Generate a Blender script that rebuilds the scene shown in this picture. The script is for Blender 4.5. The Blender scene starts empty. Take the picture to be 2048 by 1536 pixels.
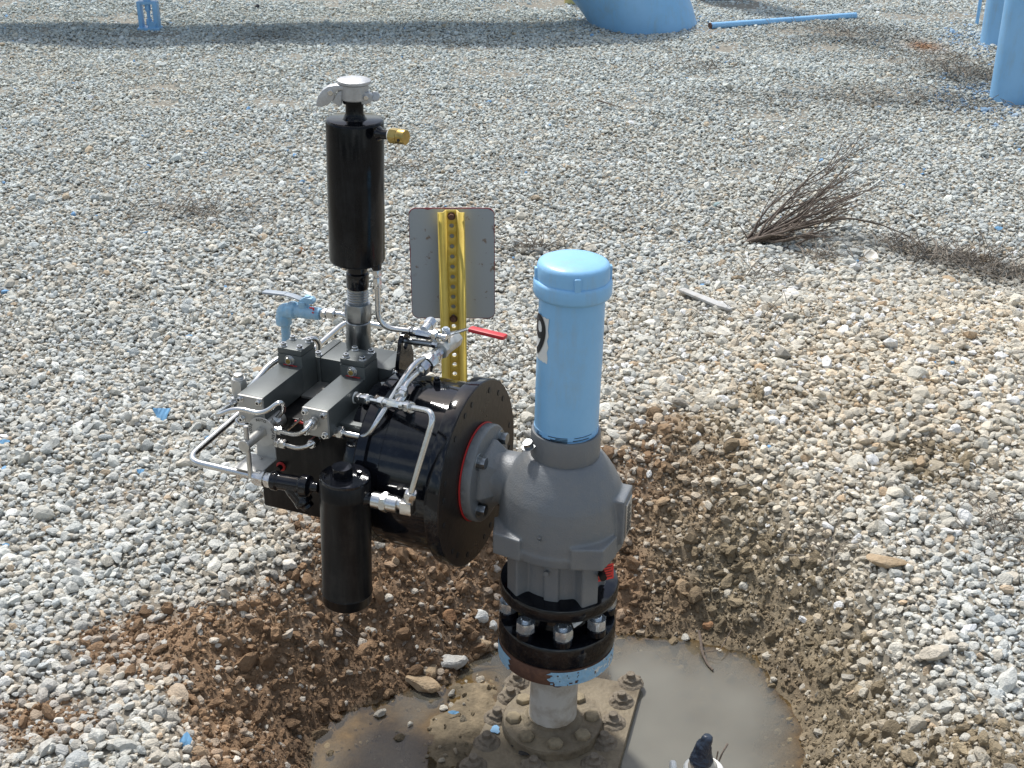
import bpy, bmesh, math, random
import numpy as np
from mathutils import Vector, Matrix, Quaternion
R = math.radians
random.seed(7); RNG = np.random.default_rng(11)

# ---------------------------------------------------------------- camera, sky, sun
SC = bpy.context.scene
FPX = 2600.0; TILT = R(26); HC = 1.5
cam = bpy.data.cameras.new("camera"); cam.sensor_width = 36; cam.lens = FPX/2048*36
cam.clip_end = 400; cam.clip_start = .05
camo = bpy.data.objects.new("camera", cam); SC.collection.objects.link(camo)
camo.location = (0, 0, HC); camo.rotation_euler = (math.pi/2-TILT, 0, 0)
SC.camera = camo
SUN_EL, SUN_AZ = R(57), R(-26)          # azimuth clockwise from +Y (ahead of the camera, to the left)
W = bpy.data.worlds.new("World"); SC.world = W; W.use_nodes = True
wn, wl = W.node_tree.nodes, W.node_tree.links
bg = wn["Background"]
sky = wn.new("ShaderNodeTexSky"); sky.sky_type = 'NISHITA'; sky.sun_disc = False
sky.sun_elevation = SUN_EL; sky.sun_rotation = SUN_AZ; sky.dust_density = 2.5; sky.air_density = 1.0
tc = wn.new("ShaderNodeTexCoord"); nz = wn.new("ShaderNodeTexNoise"); nz.inputs['Scale'].default_value = 3.2
nz.inputs['Detail'].default_value = 7; nz.inputs['Roughness'].default_value = .6
mp = wn.new("ShaderNodeMapping"); mp.inputs['Scale'].default_value = (1, 1, 2.6)
wl.new(tc.outputs['Generated'], mp.inputs[0]); wl.new(mp.outputs[0], nz.inputs['Vector'])
rp = wn.new("ShaderNodeValToRGB"); rp.color_ramp.elements[0].position = .47; rp.color_ramp.elements[1].position = .70
wl.new(nz.outputs['Fac'], rp.inputs[0])
mx = wn.new("ShaderNodeMix"); mx.data_type = 'RGBA'
wl.new(rp.outputs[0], mx.inputs[0]); wl.new(sky.outputs[0], mx.inputs[6]); mx.inputs[7].default_value = (9.6, 10.1, 10.0, 1)
wl.new(mx.outputs[2], bg.inputs[0]); bg.inputs[1].default_value = .125
sl = bpy.data.lights.new("sun", 'SUN'); sl.energy = 3.5; sl.angle = R(5); sl.color = (1, .985, .955)
so = bpy.data.objects.new("sun", sl); SC.collection.objects.link(so)
sd = Vector((math.sin(SUN_AZ)*math.cos(SUN_EL), math.cos(SUN_AZ)*math.cos(SUN_EL), math.sin(SUN_EL)))
so.rotation_euler = sd.to_track_quat('Z', 'Y').to_euler(); so.location = (0, 0, 8)
SC.view_settings.view_transform = 'Standard'; SC.view_settings.look = 'None'
SC.view_settings.exposure = .27; SC.view_settings.gamma = 1
SC.cycles.max_bounces = 6; SC.cycles.diffuse_bounces = 3; SC.cycles.transparent_max_bounces = 8

# ---------------------------------------------------------------- measuring: a sight line met with a plane
def ray(px, py):
    u = (px-1024)/FPX; v = (py-768)/FPX
    return Vector((u, math.cos(TILT)-v*math.sin(TILT), -(math.sin(TILT)+v*math.cos(TILT))))
TH = R(22)
O = Vector((-.075, 2.156, .262))                     # centre of the drum's end plate
D = Vector((math.cos(TH), -math.sin(TH), 0)); PV = Vector((-math.sin(TH), -math.cos(TH), 0)); UP = Vector((0, 0, 1))
CAM = Vector((0, 0, HC))
def A(a, b, c): return O+D*a+PV*b+UP*c               # actuator frame -> world
def L(px, py, a=None, b=None, c=None, y=None, z=None):
    r = ray(px, py); q = CAM-O
    if y is not None: t = y/r.y
    elif z is not None: t = (z-HC)/r.z
    else:
        ax, val = (D, a) if a is not None else (PV, b) if b is not None else (UP, c)
        t = (val-q.dot(ax))/r.dot(ax)
    return CAM+r*t
def Z(X, Y): return 360+X/3.2, 560+Y/3.2
def Z3(X, Y): return 660+X/5.12, 600+Y/5.12

# ---------------------------------------------------------------- materials
def mat(name, col, rough=.5, metal=0, noise=0, nscale=20, col2=None, bump=0, bscale=120, spec=.5, coat=0, lo=.4, hi=.65, attr=None, rvar=0, dust=None, dk=.5):
    m = bpy.data.materials.new(name); m.use_nodes = True
    n, l = m.node_tree.nodes, m.node_tree.links; p = n['Principled BSDF']
    p.inputs['Roughness'].default_value = rough; p.inputs['Metallic'].default_value = metal
    p.inputs['Specular IOR Level'].default_value = spec; p.inputs['Coat Weight'].default_value = coat
    p.inputs['Coat Roughness'].default_value = .06
    t = n.new("ShaderNodeTexCoord")
    out = None
    c2 = col2 if col2 else tuple(min(1, c*(1-noise)) for c in col)
    nt = n.new("ShaderNodeTexNoise"); nt.inputs['Scale'].default_value = nscale; nt.inputs['Detail'].default_value = 8
    nt.inputs['Roughness'].default_value = .65
    l.new(t.outputs['Object'], nt.inputs['Vector'])
    r = n.new("ShaderNodeValToRGB"); r.color_ramp.elements[0].position = lo; r.color_ramp.elements[1].position = hi
    l.new(nt.outputs['Fac'], r.inputs[0])
    if attr:
        at = n.new("ShaderNodeAttribute"); at.attribute_name = attr
        mm = n.new("ShaderNodeMix"); mm.data_type = 'RGBA'; mm.blend_type = 'MULTIPLY'; mm.inputs[0].default_value = 1
        r.color_ramp.elements[0].color = (1-noise, 1-noise, 1-noise, 1); r.color_ramp.elements[1].color = (1+noise*.3,)*3+(1,)
        l.new(at.outputs['Color'], mm.inputs[6]); l.new(r.outputs[0], mm.inputs[7]); l.new(mm.outputs[2], p.inputs['Base Color'])
    else:
        r.color_ramp.elements[0].color = (*col, 1); r.color_ramp.elements[1].color = (*c2, 1)
        l.new(r.outputs[0], p.inputs['Base Color'])
    if dust:
        src = p.inputs['Base Color'].links[0].from_socket; mp_ = n.new("ShaderNodeMapping"); mp_.inputs['Scale'].default_value = (1, 1, .13)
        l.new(t.outputs['Object'], mp_.inputs[0]); dn_ = n.new("ShaderNodeTexNoise"); dn_.inputs['Scale'].default_value = 38; dn_.inputs['Detail'].default_value = 7; dn_.inputs['Roughness'].default_value = .7
        l.new(mp_.outputs[0], dn_.inputs['Vector']); sp_ = n.new("ShaderNodeTexNoise"); sp_.inputs['Scale'].default_value = 6; sp_.inputs['Detail'].default_value = 9; sp_.inputs['Roughness'].default_value = .75
        l.new(t.outputs['Object'], sp_.inputs['Vector']); mu_ = n.new("ShaderNodeMath"); mu_.operation = 'MULTIPLY'; l.new(dn_.outputs['Fac'], mu_.inputs[0]); l.new(sp_.outputs['Fac'], mu_.inputs[1])
        rr_ = n.new("ShaderNodeMapRange"); rr_.inputs['From Min'].default_value = .24; rr_.inputs['From Max'].default_value = .42; rr_.inputs['To Max'].default_value = dk
        l.new(mu_.outputs[0], rr_.inputs['Value']); dm_ = n.new("ShaderNodeMix"); dm_.data_type = 'RGBA'; l.new(rr_.outputs[0], dm_.inputs[0]); l.new(src, dm_.inputs[6]); dm_.inputs[7].default_value = (*dust, 1)
        l.new(dm_.outputs[2], p.inputs['Base Color'])
    if rvar:
        mr = n.new("ShaderNodeMapRange"); mr.inputs['To Min'].default_value = max(0, rough-rvar); mr.inputs['To Max'].default_value = rough+rvar
        l.new(nt.outputs['Fac'], mr.inputs['Value']); l.new(mr.outputs[0], p.inputs['Roughness'])
    if bump:
        bn = n.new("ShaderNodeTexNoise"); bn.inputs['Scale'].default_value = bscale; bn.inputs['Detail'].default_value = 6
        l.new(t.outputs['Object'], bn.inputs['Vector'])
        b = n.new("ShaderNodeBump"); b.inputs['Strength'].default_value = bump; b.inputs['Distance'].default_value = .004
        l.new(bn.outputs['Fac'], b.inputs['Height']); l.new(b.outputs[0], p.inputs['Normal'])
    return m
M = {}
M['black'] = mat('gloss_black_paint', (.005, .0055, .008), .07, noise=.3, spec=.42, bump=.04, bscale=60, rvar=.04, dust=(.022, .024, .028), dk=.6)
M['black_tank'] = mat('black_tank_paint', (.005, .0055, .007), .13, noise=.3, spec=.2, bump=.06, bscale=60, rvar=.05, dust=(.030, .032, .034), dk=.6)
M['black_dusty'] = mat('dusty_black_paint', (.007, .007, .008), .28, col2=(.022, .020, .017), lo=.5, hi=.85, nscale=9, bump=.08, bscale=60, spec=.2, dust=(.045, .042, .038), dk=.6)
M['plate'] = mat('worn_black_plate', (.010, .0095, .009), .3, col2=(.036, .025, .019), lo=.45, hi=.78, nscale=7, bump=.1, bscale=90, rvar=.12, spec=.3)
M['grey'] = mat('cast_grey_paint', (.140, .152, .165), .40, col2=(.175, .178, .176), nscale=14, lo=.35, hi=.7, bump=.28, bscale=330, rvar=.08, dust=(.22, .20, .17), dk=.35)
M['greyp'] = mat('light_grey_paint', (.33, .37, .41), .38, noise=.1, bump=.05)
M['block'] = mat('anodised_block', (.105, .115, .112), .42, metal=.35, noise=.25, nscale=6, bump=.05, bscale=500, rvar=.08)
M['blockend'] = mat('bare_end_plate', (.42, .41, .38), .5, metal=.5, noise=.12, nscale=25, bump=.05, bscale=500)
M['steel'] = mat('stainless_steel', (.66, .66, .65), .22, metal=1, noise=.15, nscale=40, bump=.04, bscale=200, rvar=.08)
M['dial'] = mat('brushed_dial', (.50, .49, .46), .55, metal=.35, noise=.12, nscale=60, bump=.05)
M['dullsteel'] = mat('dull_stainless', (.55, .54, .51), .40, metal=.8, noise=.22, nscale=30, bump=.06, bscale=200, rvar=.1)
M['zinc'] = mat('zinc_plated_steel', (.36, .38, .39), .33, metal=1, col2=(.22, .235, .25), nscale=18, bump=.05, bscale=150, rvar=.1)
M['chrome'] = mat('bright_plated_nut', (.68, .73, .77), .2, metal=.75, noise=.2, nscale=50)
M['castal'] = mat('cast_aluminium', (.50, .51, .52), .42, metal=.55, noise=.28, nscale=30, bump=.35, bscale=300)
M['brass'] = mat('brass', (.50, .36, .12), .32, metal=1, noise=.25, nscale=40)
M['blue'] = mat('pale_blue_paint', (.26, .52, .78), .38, col2=(.21, .46, .72), nscale=5, lo=.4, hi=.7, bump=.16, bscale=60, rvar=.1, dust=(.30, .38, .42), dk=.55)
M['bluefar'] = mat('blue_pipe_paint', (.25, .49, .75), .42, col2=(.20, .44, .70), nscale=3, bump=.05, bscale=20, dust=(.27, .36, .42), dk=.5)
M['bluevalve'] = mat('thick_brushed_blue_paint', (.26, .49, .68), .45, col2=(.33, .50, .62), nscale=60, bump=.9, bscale=110)
M['yellow'] = mat('weathered_yellow_paint', (.72, .53, .10), .45, col2=(.56, .37, .06), nscale=14, lo=.45, hi=.8, bump=.12, bscale=80)
M['palelow'] = mat('pale_yellow_paint', (.6, .5, .2), .5)
M['signback'] = mat('weathered_sign_back', (.34, .365, .375), .5, col2=(.20, .15, .11), nscale=48, lo=.615, hi=.67, bump=.05)
M['red'] = mat('red_vinyl', (.58, .03, .035), .35, noise=.15)
M['redpaint'] = mat('dull_red_paint', (.22, .02, .03), .55, noise=.3)
M['redtag'] = mat('red_tag', (.72, .04, .035), .4, noise=.1)
M['ink'] = mat('black_ink', (.012, .012, .012), .5)
M['white'] = mat('white_sticker', (.74, .74, .70), .5, noise=.08)
M['gasket'] = mat('red_gasket', (.45, .02, .02), .6)
M['tape'] = mat('white_thread_tape', (.75, .75, .72), .7)
M['rust'] = mat('rusted_steel', (.085, .040, .026), .75, col2=(.15, .07, .04), nscale=40, bump=.4, bscale=120)
M['pipewhite'] = mat('chalky_white_pipe', (.60, .57, .50), .8, col2=(.30, .23, .15), nscale=13, lo=.42, hi=.66, bump=.25, bscale=90)
M['mudsteel'] = mat('mud_caked_steel', (.215, .175, .115), .7, col2=(.12, .092, .058), nscale=13, bump=1, bscale=90, lo=.42, hi=.68)
M['mudbolt'] = mat('mud_caked_bolt', (.21, .175, .13), .85, col2=(.13, .105, .075), nscale=60, bump=1, bscale=160)
M['boltcap'] = mat('dried_mud_bolt_head', (.29, .235, .15), .85, noise=.4, nscale=50, bump=.5)
M['stone'] = mat('gravel_stone', (1, 1, 1), .88, attr='col', noise=.26, nscale=110, lo=.32, hi=.66, bump=.9, bscale=330, spec=.25)
M['rock'] = mat('pale_rock', (.50, .49, .46), .88, col2=(.33, .31, .27), nscale=26, bump=1, bscale=160, spec=.25)
M['whiterock'] = mat('white_rock', (.70, .70, .67), .88, col2=(.48, .47, .43), nscale=26, bump=1, bscale=160, spec=.25)
M['rocktan'] = mat('tan_rock', (.42, .32, .21), .88, col2=(.28, .20, .12), nscale=26, bump=1, bscale=160, spec=.25)
M['rockbrown'] = mat('brown_rock', (.30, .17, .09), .88, col2=(.20, .11, .06), nscale=26, bump=1, bscale=160, spec=.25)
M['rockgreen'] = mat('blue_green_rock', (.26, .36, .36), .7, col2=(.16, .24, .24), nscale=26, bump=.6, bscale=160)
M['shell'] = mat('white_shell', (.72, .69, .62), .45, col2=(.5, .44, .34), nscale=45, bump=.3)
M['chip'] = mat('blue_paint_flake', (.20, .42, .64), .45, noise=.2)
M['twig'] = mat('grey_brown_twig', (.15, .115, .09), .85, col2=(.09, .07, .055), nscale=90, bump=.4, bscale=300)
M['weed'] = mat('dead_weed', (.24, .205, .165), .9, col2=(.15, .125, .10), nscale=9)
M['wood'] = mat('bleached_wood', (.47, .475, .47), .8, col2=(.36, .34, .31), nscale=30, bump=.4)
M['tapeblue'] = mat('dark_electrical_tape', (.022, .033, .055), .38, noise=.3, nscale=40, bump=.5, bscale=70)
M['bark'] = mat('dark_bark_scrap', (.045, .04, .035), .9, noise=.3, bump=.5)

# ---------------------------------------------------------------- mesh building
def orient(axis, ref=None):
    w = Vector(axis).normalized()
    r = Vector(ref) if ref is not None else (Vector((0, 0, 1)) if abs(w.z) < .9 else Vector((0, 1, 0)))
    u = r.cross(w)
    if u.length < 1e-5: u = Vector((1, 0, 0)).cross(w)
    u.normalize(); v = w.cross(u)
    return u, v, w
class MB:
    def __init__(s): s.v = []; s.f = []
    def add(s, vs, fs):
        o = len(s.v); s.v += [tuple(x) for x in vs]; s.f += [tuple(i+o for i in f) for f in fs]; return s
    def lathe(s, base, axis, prof, seg=48, rot=0, cap=(1, 1), ref=None):
        base = Vector(base); u, v, w = orient(axis, ref); vs = []; fs = []
        for (r, h) in prof:
            for k in range(seg):
                a = 2*math.pi*k/seg+rot
                vs.append(base+w*h+u*(r*math.cos(a))+v*(r*math.sin(a)))
        for i in range(len(prof)-1):
            for k in range(seg):
                k2 = (k+1) % seg
                fs.append((i*seg+k, i*seg+k2, (i+1)*seg+k2, (i+1)*seg+k))
        if cap[0]: fs.append(tuple(range(seg))[::-1])
        if cap[1]: fs.append(tuple((len(prof)-1)*seg+k for k in range(seg)))
        return s.add(vs, fs)
    def cyl(s, p0, p1, r, seg=24, ch=None, r2=None):
        p0 = Vector(p0); p1 = Vector(p1); l = (p1-p0).length; ch = min(r*.12, l*.2) if ch is None else ch; r2 = r2 or r
        return s.lathe(p0, p1-p0, [(r-ch, 0), (r, ch), (r2, l-ch), (r2-ch, l)], seg)
    def hex(s, p0, p1, r, rot=None):
        p0 = Vector(p0); p1 = Vector(p1); l = (p1-p0).length; c = min(r*.13, l*.25)
        u, v, w = orient(p1-p0); vs = []; fs = []; n = 24
        rot = .26 if rot is None else rot
        def rad(a, rr, cut):
            a0 = (a+math.pi/6) % (math.pi/3)-math.pi/6
            return min(rr*math.cos(math.pi/6)/math.cos(a0), cut)
        rows = [(0, .90), (c, 1.02), (l-c, 1.02), (l, .90)]
        for h, k in rows:
            for i in range(n):
                a = 2*math.pi*i/n
                rr = rad(a, r, r*k*.995)
                vs.append(p0+w*h+u*(rr*math.cos(a+rot))+v*(rr*math.sin(a+rot)))
        for j in range(3):
            for i in range(n):
                i2 = (i+1) % n; fs.append((j*n+i, j*n+i2, (j+1)*n+i2, (j+1)*n+i))
        fs.append(tuple(range(n))[::-1]); fs.append(tuple(3*n+i for i in range(n)))
        return s.add(vs, fs)
    def tube(s, pts, r, bend=.02, seg=14, cap=True):
        pts = [Vector(p) for p in pts]; P = [pts[0]]
        for i in range(1, len(pts)-1):
            a, b, c = pts[i-1], pts[i], pts[i+1]
            d1 = (b-a); d2 = (c-b); k = min(bend, d1.length*.48, d2.length*.48)
            s0 = b-d1.normalized()*k; s1 = b+d2.normalized()*k
            for j in range(8):
                t = j/7; P.append(s0*(1-t)**2+b*2*t*(1-t)+s1*t*t)
        P.append(pts[-1])
        Q = [P[0]]
        for p in P[1:]:
            if (p-Q[-1]).length > 1e-5: Q.append(p)
        P = Q; rr = r if hasattr(r, '__len__') else [r]*len(P)
        if len(rr) != len(P): rr = list(np.interp(np.linspace(0, 1, len(P)), np.linspace(0, 1, len(rr)), rr))
        t0 = (P[1]-P[0]).normalized(); u, v, w = orient(t0); vs = []; fs = []
        for i, p in enumerate(P):
            t = ((P[min(i+1, len(P)-1)]-P[max(i-1, 0)])).normalized()
            u = (u-t*u.dot(t)).normalized(); v = t.cross(u)
            for k in range(seg):
                a = 2*math.pi*k/seg; vs.append(p+u*(rr[i]*math.cos(a))+v*(rr[i]*math.sin(a)))
        for i in range(len(P)-1):
            for k in range(seg):
                k2 = (k+1) % seg; fs.append((i*seg+k, i*seg+k2, (i+1)*seg+k2, (i+1)*seg+k))
        if cap: fs.append(tuple(range(seg))[::-1]); fs.append(tuple((len(P)-1)*seg+k for k in range(seg)))
        return s.add(vs, fs)
    def box(s, c, ex, ey, ez, hx, hy, hz):
        c = Vector(c); ex = Vector(ex)*hx; ey = Vector(ey)*hy; ez = Vector(ez)*hz
        vs = [c+ex*i+ey*j+ez*k for k in (-1, 1) for j in (-1, 1) for i in (-1, 1)]
        fs = [(0, 2, 3, 1), (4, 5, 7, 6), (0, 1, 5, 4), (2, 6, 7, 3), (0, 4, 6, 2), (1, 3, 7, 5)]
        return s.add(vs, fs)
    def abox(s, a0, a1, b0, b1, c0, c1):
        return s.box(A((a0+a1)/2, (b0+b1)/2, (c0+c1)/2), D, PV, UP, abs(a1-a0)/2, abs(b1-b0)/2, abs(c1-c0)/2)
    def prism(s, poly, thick):           # poly: list of Vector (planar), thick: Vector
        n = len(poly); t = Vector(thick)
        return s.add([Vector(p)-t/2 for p in poly]+[Vector(p)+t/2 for p in poly],
                     [tuple(range(n))[::-1], tuple(range(n, 2*n))]+[(i, (i+1) % n, n+(i+1) % n, n+i) for i in range(n)])
def tag(o, label=None, cat=None, group=None, kind=None):
    if label: o['label'] = label
    if cat: o['category'] = cat
    if group: o['group'] = group
    if kind: o['kind'] = kind
    return o
def worldloc(o):
    v = Vector((0, 0, 0))
    while o is not None: v += Vector(o.location); o = o.parent
    return v
def build(name, mb, m, parent=None, label=None, bevel=0, sharp=32, flat=False):
    me = bpy.data.meshes.new(name)
    off = worldloc(parent) if parent else Vector((0, 0, 0))
    me.from_pydata([(x-off.x, y-off.y, z-off.z) for x, y, z in mb.v], [], mb.f)
    bm = bmesh.new(); bm.from_mesh(me)
    bmesh.ops.recalc_face_normals(bm, faces=bm.faces)
    if bevel:
        es = [e for e in bm.edges if len(e.link_faces) == 2 and e.calc_face_angle(0) > R(40)]
        bmesh.ops.bevel(bm, geom=es, offset=bevel, segments=2, profile=.6, affect='EDGES', clamp_overlap=True)
    bm.to_mesh(me); bm.free()
    for mm in (m if isinstance(m, (list, tuple)) else [m]): me.materials.append(M[mm] if isinstance(mm, str) else mm)
    if not flat:
        me.shade_smooth(); me.set_sharp_from_angle(angle=R(sharp))
    o = bpy.data.objects.new(name, me); SC.collection.objects.link(o)
    if parent: o.parent = parent
    if label: o['label'] = label
    return o
def empty(name, loc, label, cat, group=None):
    o = bpy.data.objects.new(name, None); SC.collection.objects.link(o); o.location = loc; o.empty_display_size = .1
    return tag(o, label, cat, group)
def alone(name, mb, m, base, label, cat, group=None, **k):     # a thing that is one mesh, origin at its base
    o = build(name, mb, m, None, **k); off = Vector(base)
    o.data.transform(Matrix.Translation(-off)); o.location = off
    return tag(o, label, cat, group)

# ---------------------------------------------------------------- ground heights
def vnoise(x, y, seed=0):
    xi = np.floor(x).astype(np.int64); yi = np.floor(y).astype(np.int64); fx = x-xi; fy = y-yi
    fx = fx*fx*(3-2*fx); fy = fy*fy*(3-2*fy)
    def h(a, b):
        n = (a*374761393+b*668265263+seed*974634777) & 0xffffffff
        n = ((n ^ (n >> 13))*1274126177) & 0xffffffff
        return ((n ^ (n >> 16)) & 0xffff)/65535.0
    return (h(xi, yi)*(1-fx)+h(xi+1, yi)*fx)*(1-fy)+(h(xi, yi+1)*(1-fx)+h(xi+1, yi+1)*fx)*fy
def fbm(x, y, sc, oct=4, seed=0):
    t = 0; amp = 1; tot = 0
    for i in range(oct):
        t = t+amp*(vnoise(x*sc, y*sc, seed+i*17)-.5)*2; tot += amp; amp *= .5; sc *= 2.03
    return t/tot
GR = -.085                           # general ground level
WATER = -.315
toe = [(1600, 1536), (1598, 1440), (1560, 1365), (1490, 1315), (1390, 1282), (1260, 1268), (1130, 1275), (1010, 1300), (900, 1365), (780, 1398), (700, 1430), (650, 1475), (625, 1536)]
rim = [(1940, 1536), (1890, 1390), (1810, 1250), (1710, 1110), (1575, 1000), (1430, 940), (1260, 905), (1100, 900), (900, 990), (760, 1060), (630, 1095), (500, 1160), (400, 1240), (350, 1340), (370, 1440), (400, 1536)]
PC = (.10, 2.03)
def polar(pts):
    a = sorted((math.atan2(y-PC[1], x-PC[0]), math.hypot(x-PC[0], y-PC[1])) for x, y in pts)
    th = [q[0] for q in a]; r = [q[1] for q in a]
    return np.array([th[-1]-2*math.pi]+th+[th[0]+2*math.pi]), np.array([r[-1]]+r+[r[0]])
TT = polar([tuple(L(p[0], p[1], z=WATER))[:2] for p in toe]+[(-.22, 1.72), (.1, 1.62), (.42, 1.75)])
RR_ = polar([tuple(L(p[0], p[1], z=GR))[:2] for p in rim]+[(-.42, 1.5), (-.2, 1.3), (.2, 1.2), (.62, 1.35), (.85, 1.7)])
def pit_t(x, y):
    th = np.arctan2(y-PC[1], x-PC[0]); r = np.hypot(x-PC[0], y-PC[1])
    a = np.interp(th, *TT); b = np.interp(th, *RR_); b = np.maximum(b, a+.08)
    r = r*(1+.05*fbm(x, y, 6, 3, 5))
    return (r-a)/(b-a)
MC = tuple(L(1830, 700, z=.0))[:2]
def mound(x, y):
    dx = (x-MC[0])/.95; dy = (y-MC[1])/.75
    return np.exp(-(dx*dx+dy*dy)**1.3)
def height(x, y, fine=True):
    x = np.asarray(x, float); y = np.asarray(y, float)
    t = pit_t(x, y); tc_ = np.clip(t, 0, 1.15)/1.15
    s = tc_*tc_*(3-2*tc_); s = s*.35+.65*tc_**.85
    deep = np.where(x > .22, .045, .0)+.012*np.clip((x-.3)*2, 0, 1)
    leftflat = -.004+.018*fbm(x, y, 9, 4, 3)+.030*np.exp(-((x+.085)**2/.006+(y-2.10)**2/.020))
    deep = deep*np.clip(-t*2.2, 0.0, 1)+.006
    base = WATER-deep+np.where(x < .22, leftflat, .012*fbm(x, y, 14, 3, 4))
    rimh = GR+.02*fbm(x, y, 1.3, 3, 8)+.015*fbm(x, y, 4, 3, 9)+.10*mound(x, y)
    h = base+(rimh-base)*s
    bank = np.clip(1-np.abs(t-.5)*1.5, 0, 1)
    h = h+bank*.030*fbm(x, y, 11, 4, 21)+bank*.034*(.35-np.abs(fbm(x, y, 5.5, 4, 23)))
    if fine:
        near = np.clip((4.2-y)/1.2, 0, 1)
        h = h+near*(.006+.006*bank)*fbm(x, y, 55, 3, 31)
    return h
def gz(x, y): return float(height(np.array([x]), np.array([y]), False)[0])
def G(px, py):                       # where a sight line meets the ground
    lo = .5; r = ray(px, py); t = (0-HC)/r.z*.6
    for i in range(400):
        p = CAM+r*t
        if p.z < gz(p.x, p.y): break
        t += .02
    return p
def patches(x, y, lst):
    s = 0
    for px, py, rx, ry, k in lst:
        c = L(px, py, z=GR); s = s+k*np.exp(-(((x-c.x)/rx)**2+((y-c.y)/ry)**2))
    return s
DIRT = [(330, 1275, .18, .10, .85), (60, 1440, .16, .09, .6), (1340, 875, .10, .06, .9), (1420, 915, .10, .08, .6), (1850, 960, .13, .10, .7), (670, 1040, .12, .10, .6),
        (1700, 860, .08, .06, .5), (1990, 1500, .12, .1, .7), (1520, 840, .10, .08, .5), (250, 1000, .10, .07, .2)]
def dirtness(x, y):
    t = pit_t(x, y); th = np.arctan2(y-PC[1], x-PC[0])
    side = np.clip((x-.45)/.5, 0, 1)
    d = 1/(1+np.exp((t-.92+.46*side)/(.09+.09*side)))
    return np.clip(d+patches(x, y, DIRT)+.30*fbm(x, y, 7, 4, 41)*np.clip(1.8-t, 0, 1), 0, 1), t
def soilcol(x, y, t, d):
    n = fbm(x, y, 5, 4, 51)[:, None]; n2 = fbm(x, y, 30, 3, 52)[:, None]
    red = np.array([.248, .158, .092]); olive = np.array([.25, .20, .13]); grav = np.array([.235, .215, .175])*(1-.0)+np.array([.16, .10, .04])*mound(x, y)[:, None]
    right = np.clip((x-.25)/.35+.9*n[:, 0], 0, 1)[:, None]
    c = red*(1-right)+olive*right
    wet = np.clip(1.0-t*1.35, 0, 1)[:, None]; wet = wet*np.clip(.75+n, 0, 1)
    lf_ = np.clip((.15-x)/.3, 0, 1)[:, None]; c = c*(1-(.30+.22*lf_)*wet)
    flo = np.clip(-t*8+.6, 0, 1)[:, None]
    c = c*(1-flo)+np.array([.205, .160, .100])*flo
    c = c*(1+.28*n2+.15*n)
    return grav*(1-d[:, None])*(1+.2*n2)+c*d[:, None]
def axis_grid(lo, hi, f0, f1, fs, g=1.18):
    a = list(np.arange(f0, f1, fs)); s = fs; p = a[-1]
    while p < hi: s = min(s*g, 3); p += s; a.append(p)
    s = fs; p = f0; b = []
    while p > lo: s = min(s*g, 3); p -= s; b.append(p)
    return np.array(b[::-1]+a)
def rawmesh(name, V, quads, m, cols=None, smooth=True, tri=False):
    k = 3 if tri else 4
    me = bpy.data.meshes.new(name); n = len(V); nf = len(quads)
    me.vertices.add(n); me.vertices.foreach_set('co', np.ascontiguousarray(V, np.float32).ravel())
    me.loops.add(nf*k); me.loops.foreach_set('vertex_index', np.ascontiguousarray(quads, np.int32).ravel())
    me.polygons.add(nf); me.polygons.foreach_set('loop_start', np.arange(0, nf*k, k, dtype=np.int32))
    me.polygons.foreach_set('use_smooth', np.full(nf, smooth, bool))
    me.update(calc_edges=True)
    if cols is not None:
        at = me.attributes.new('col', 'FLOAT_COLOR', 'POINT')
        c4 = np.ones((n, 4), np.float32); c4[:, :3] = cols; at.data.foreach_set('color', c4.ravel())
    me.materials.append(m)
    o = bpy.data.objects.new(name, me); SC.collection.objects.link(o); return o
xs = axis_grid(-60, 60, -1.35, 1.65, .0085, 1.12); ys = axis_grid(-8, 90, 1.15, 3.5, .0085, 1.10)
X, Y = np.meshgrid(xs, ys); X = X.ravel(); Y = Y.ravel(); Hh = height(X, Y)
dn, tt = dirtness(X, Y); gc = soilcol(X, Y, tt, dn)
nx = len(xs); ny = len(ys); ii = (np.arange(ny-1)[:, None]*nx+np.arange(nx-1)[None, :]).ravel()
M['soil'] = mat('soil', (1, 1, 1), .85, attr='col', noise=.45, nscale=45, lo=.3, hi=.65, bump=1.0, bscale=140, spec=.35)
ground = rawmesh('ground', np.stack([X, Y, Hh], 1), np.stack([ii, ii+1, ii+nx+1, ii+nx], 1), M['soil'], gc)
tag(ground, 'brown clay and fine gravel ground with a dug pit', None, None, 'structure')

# ---------------------------------------------------------------- water in the pit
m = bpy.data.materials.new('murky_water'); m.use_nodes = True; n, l = m.node_tree.nodes, m.node_tree.links
p = n['Principled BSDF']; p.inputs['Base Color'].default_value = (.20, .192, .16, 1); p.inputs['Roughness'].default_value = .55
p.inputs['IOR'].default_value = 1.33
p.inputs['Specular IOR Level'].default_value = 0
tr = n.new('ShaderNodeBsdfTransparent'); tr.inputs[0].default_value = (.80, .72, .56, 1)
gl = n.new('ShaderNodeBsdfGlossy'); gl.inputs['Roughness'].default_value = .03
fr = n.new('ShaderNodeFresnel'); fr.inputs['IOR'].default_value = 1.45
at = n.new('ShaderNodeAttribute'); at.attribute_name = 'col'
m1 = n.new('ShaderNodeMixShader'); m2 = n.new('ShaderNodeMixShader')
l.new(at.outputs['Fac'], m1.inputs[0]); l.new(tr.outputs[0], m1.inputs[1]); l.new(p.outputs[0], m1.inputs[2])
l.new(fr.outputs[0], m2.inputs[0]); l.new(m1.outputs[0], m2.inputs[1]); l.new(gl.outputs[0], m2.inputs[2])
l.new(m2.outputs[0], n['Material Output'].inputs[0])
tcx = n.new('ShaderNodeTexCoord'); bn = n.new('ShaderNodeTexNoise'); bn.inputs['Scale'].default_value = 14
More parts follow.
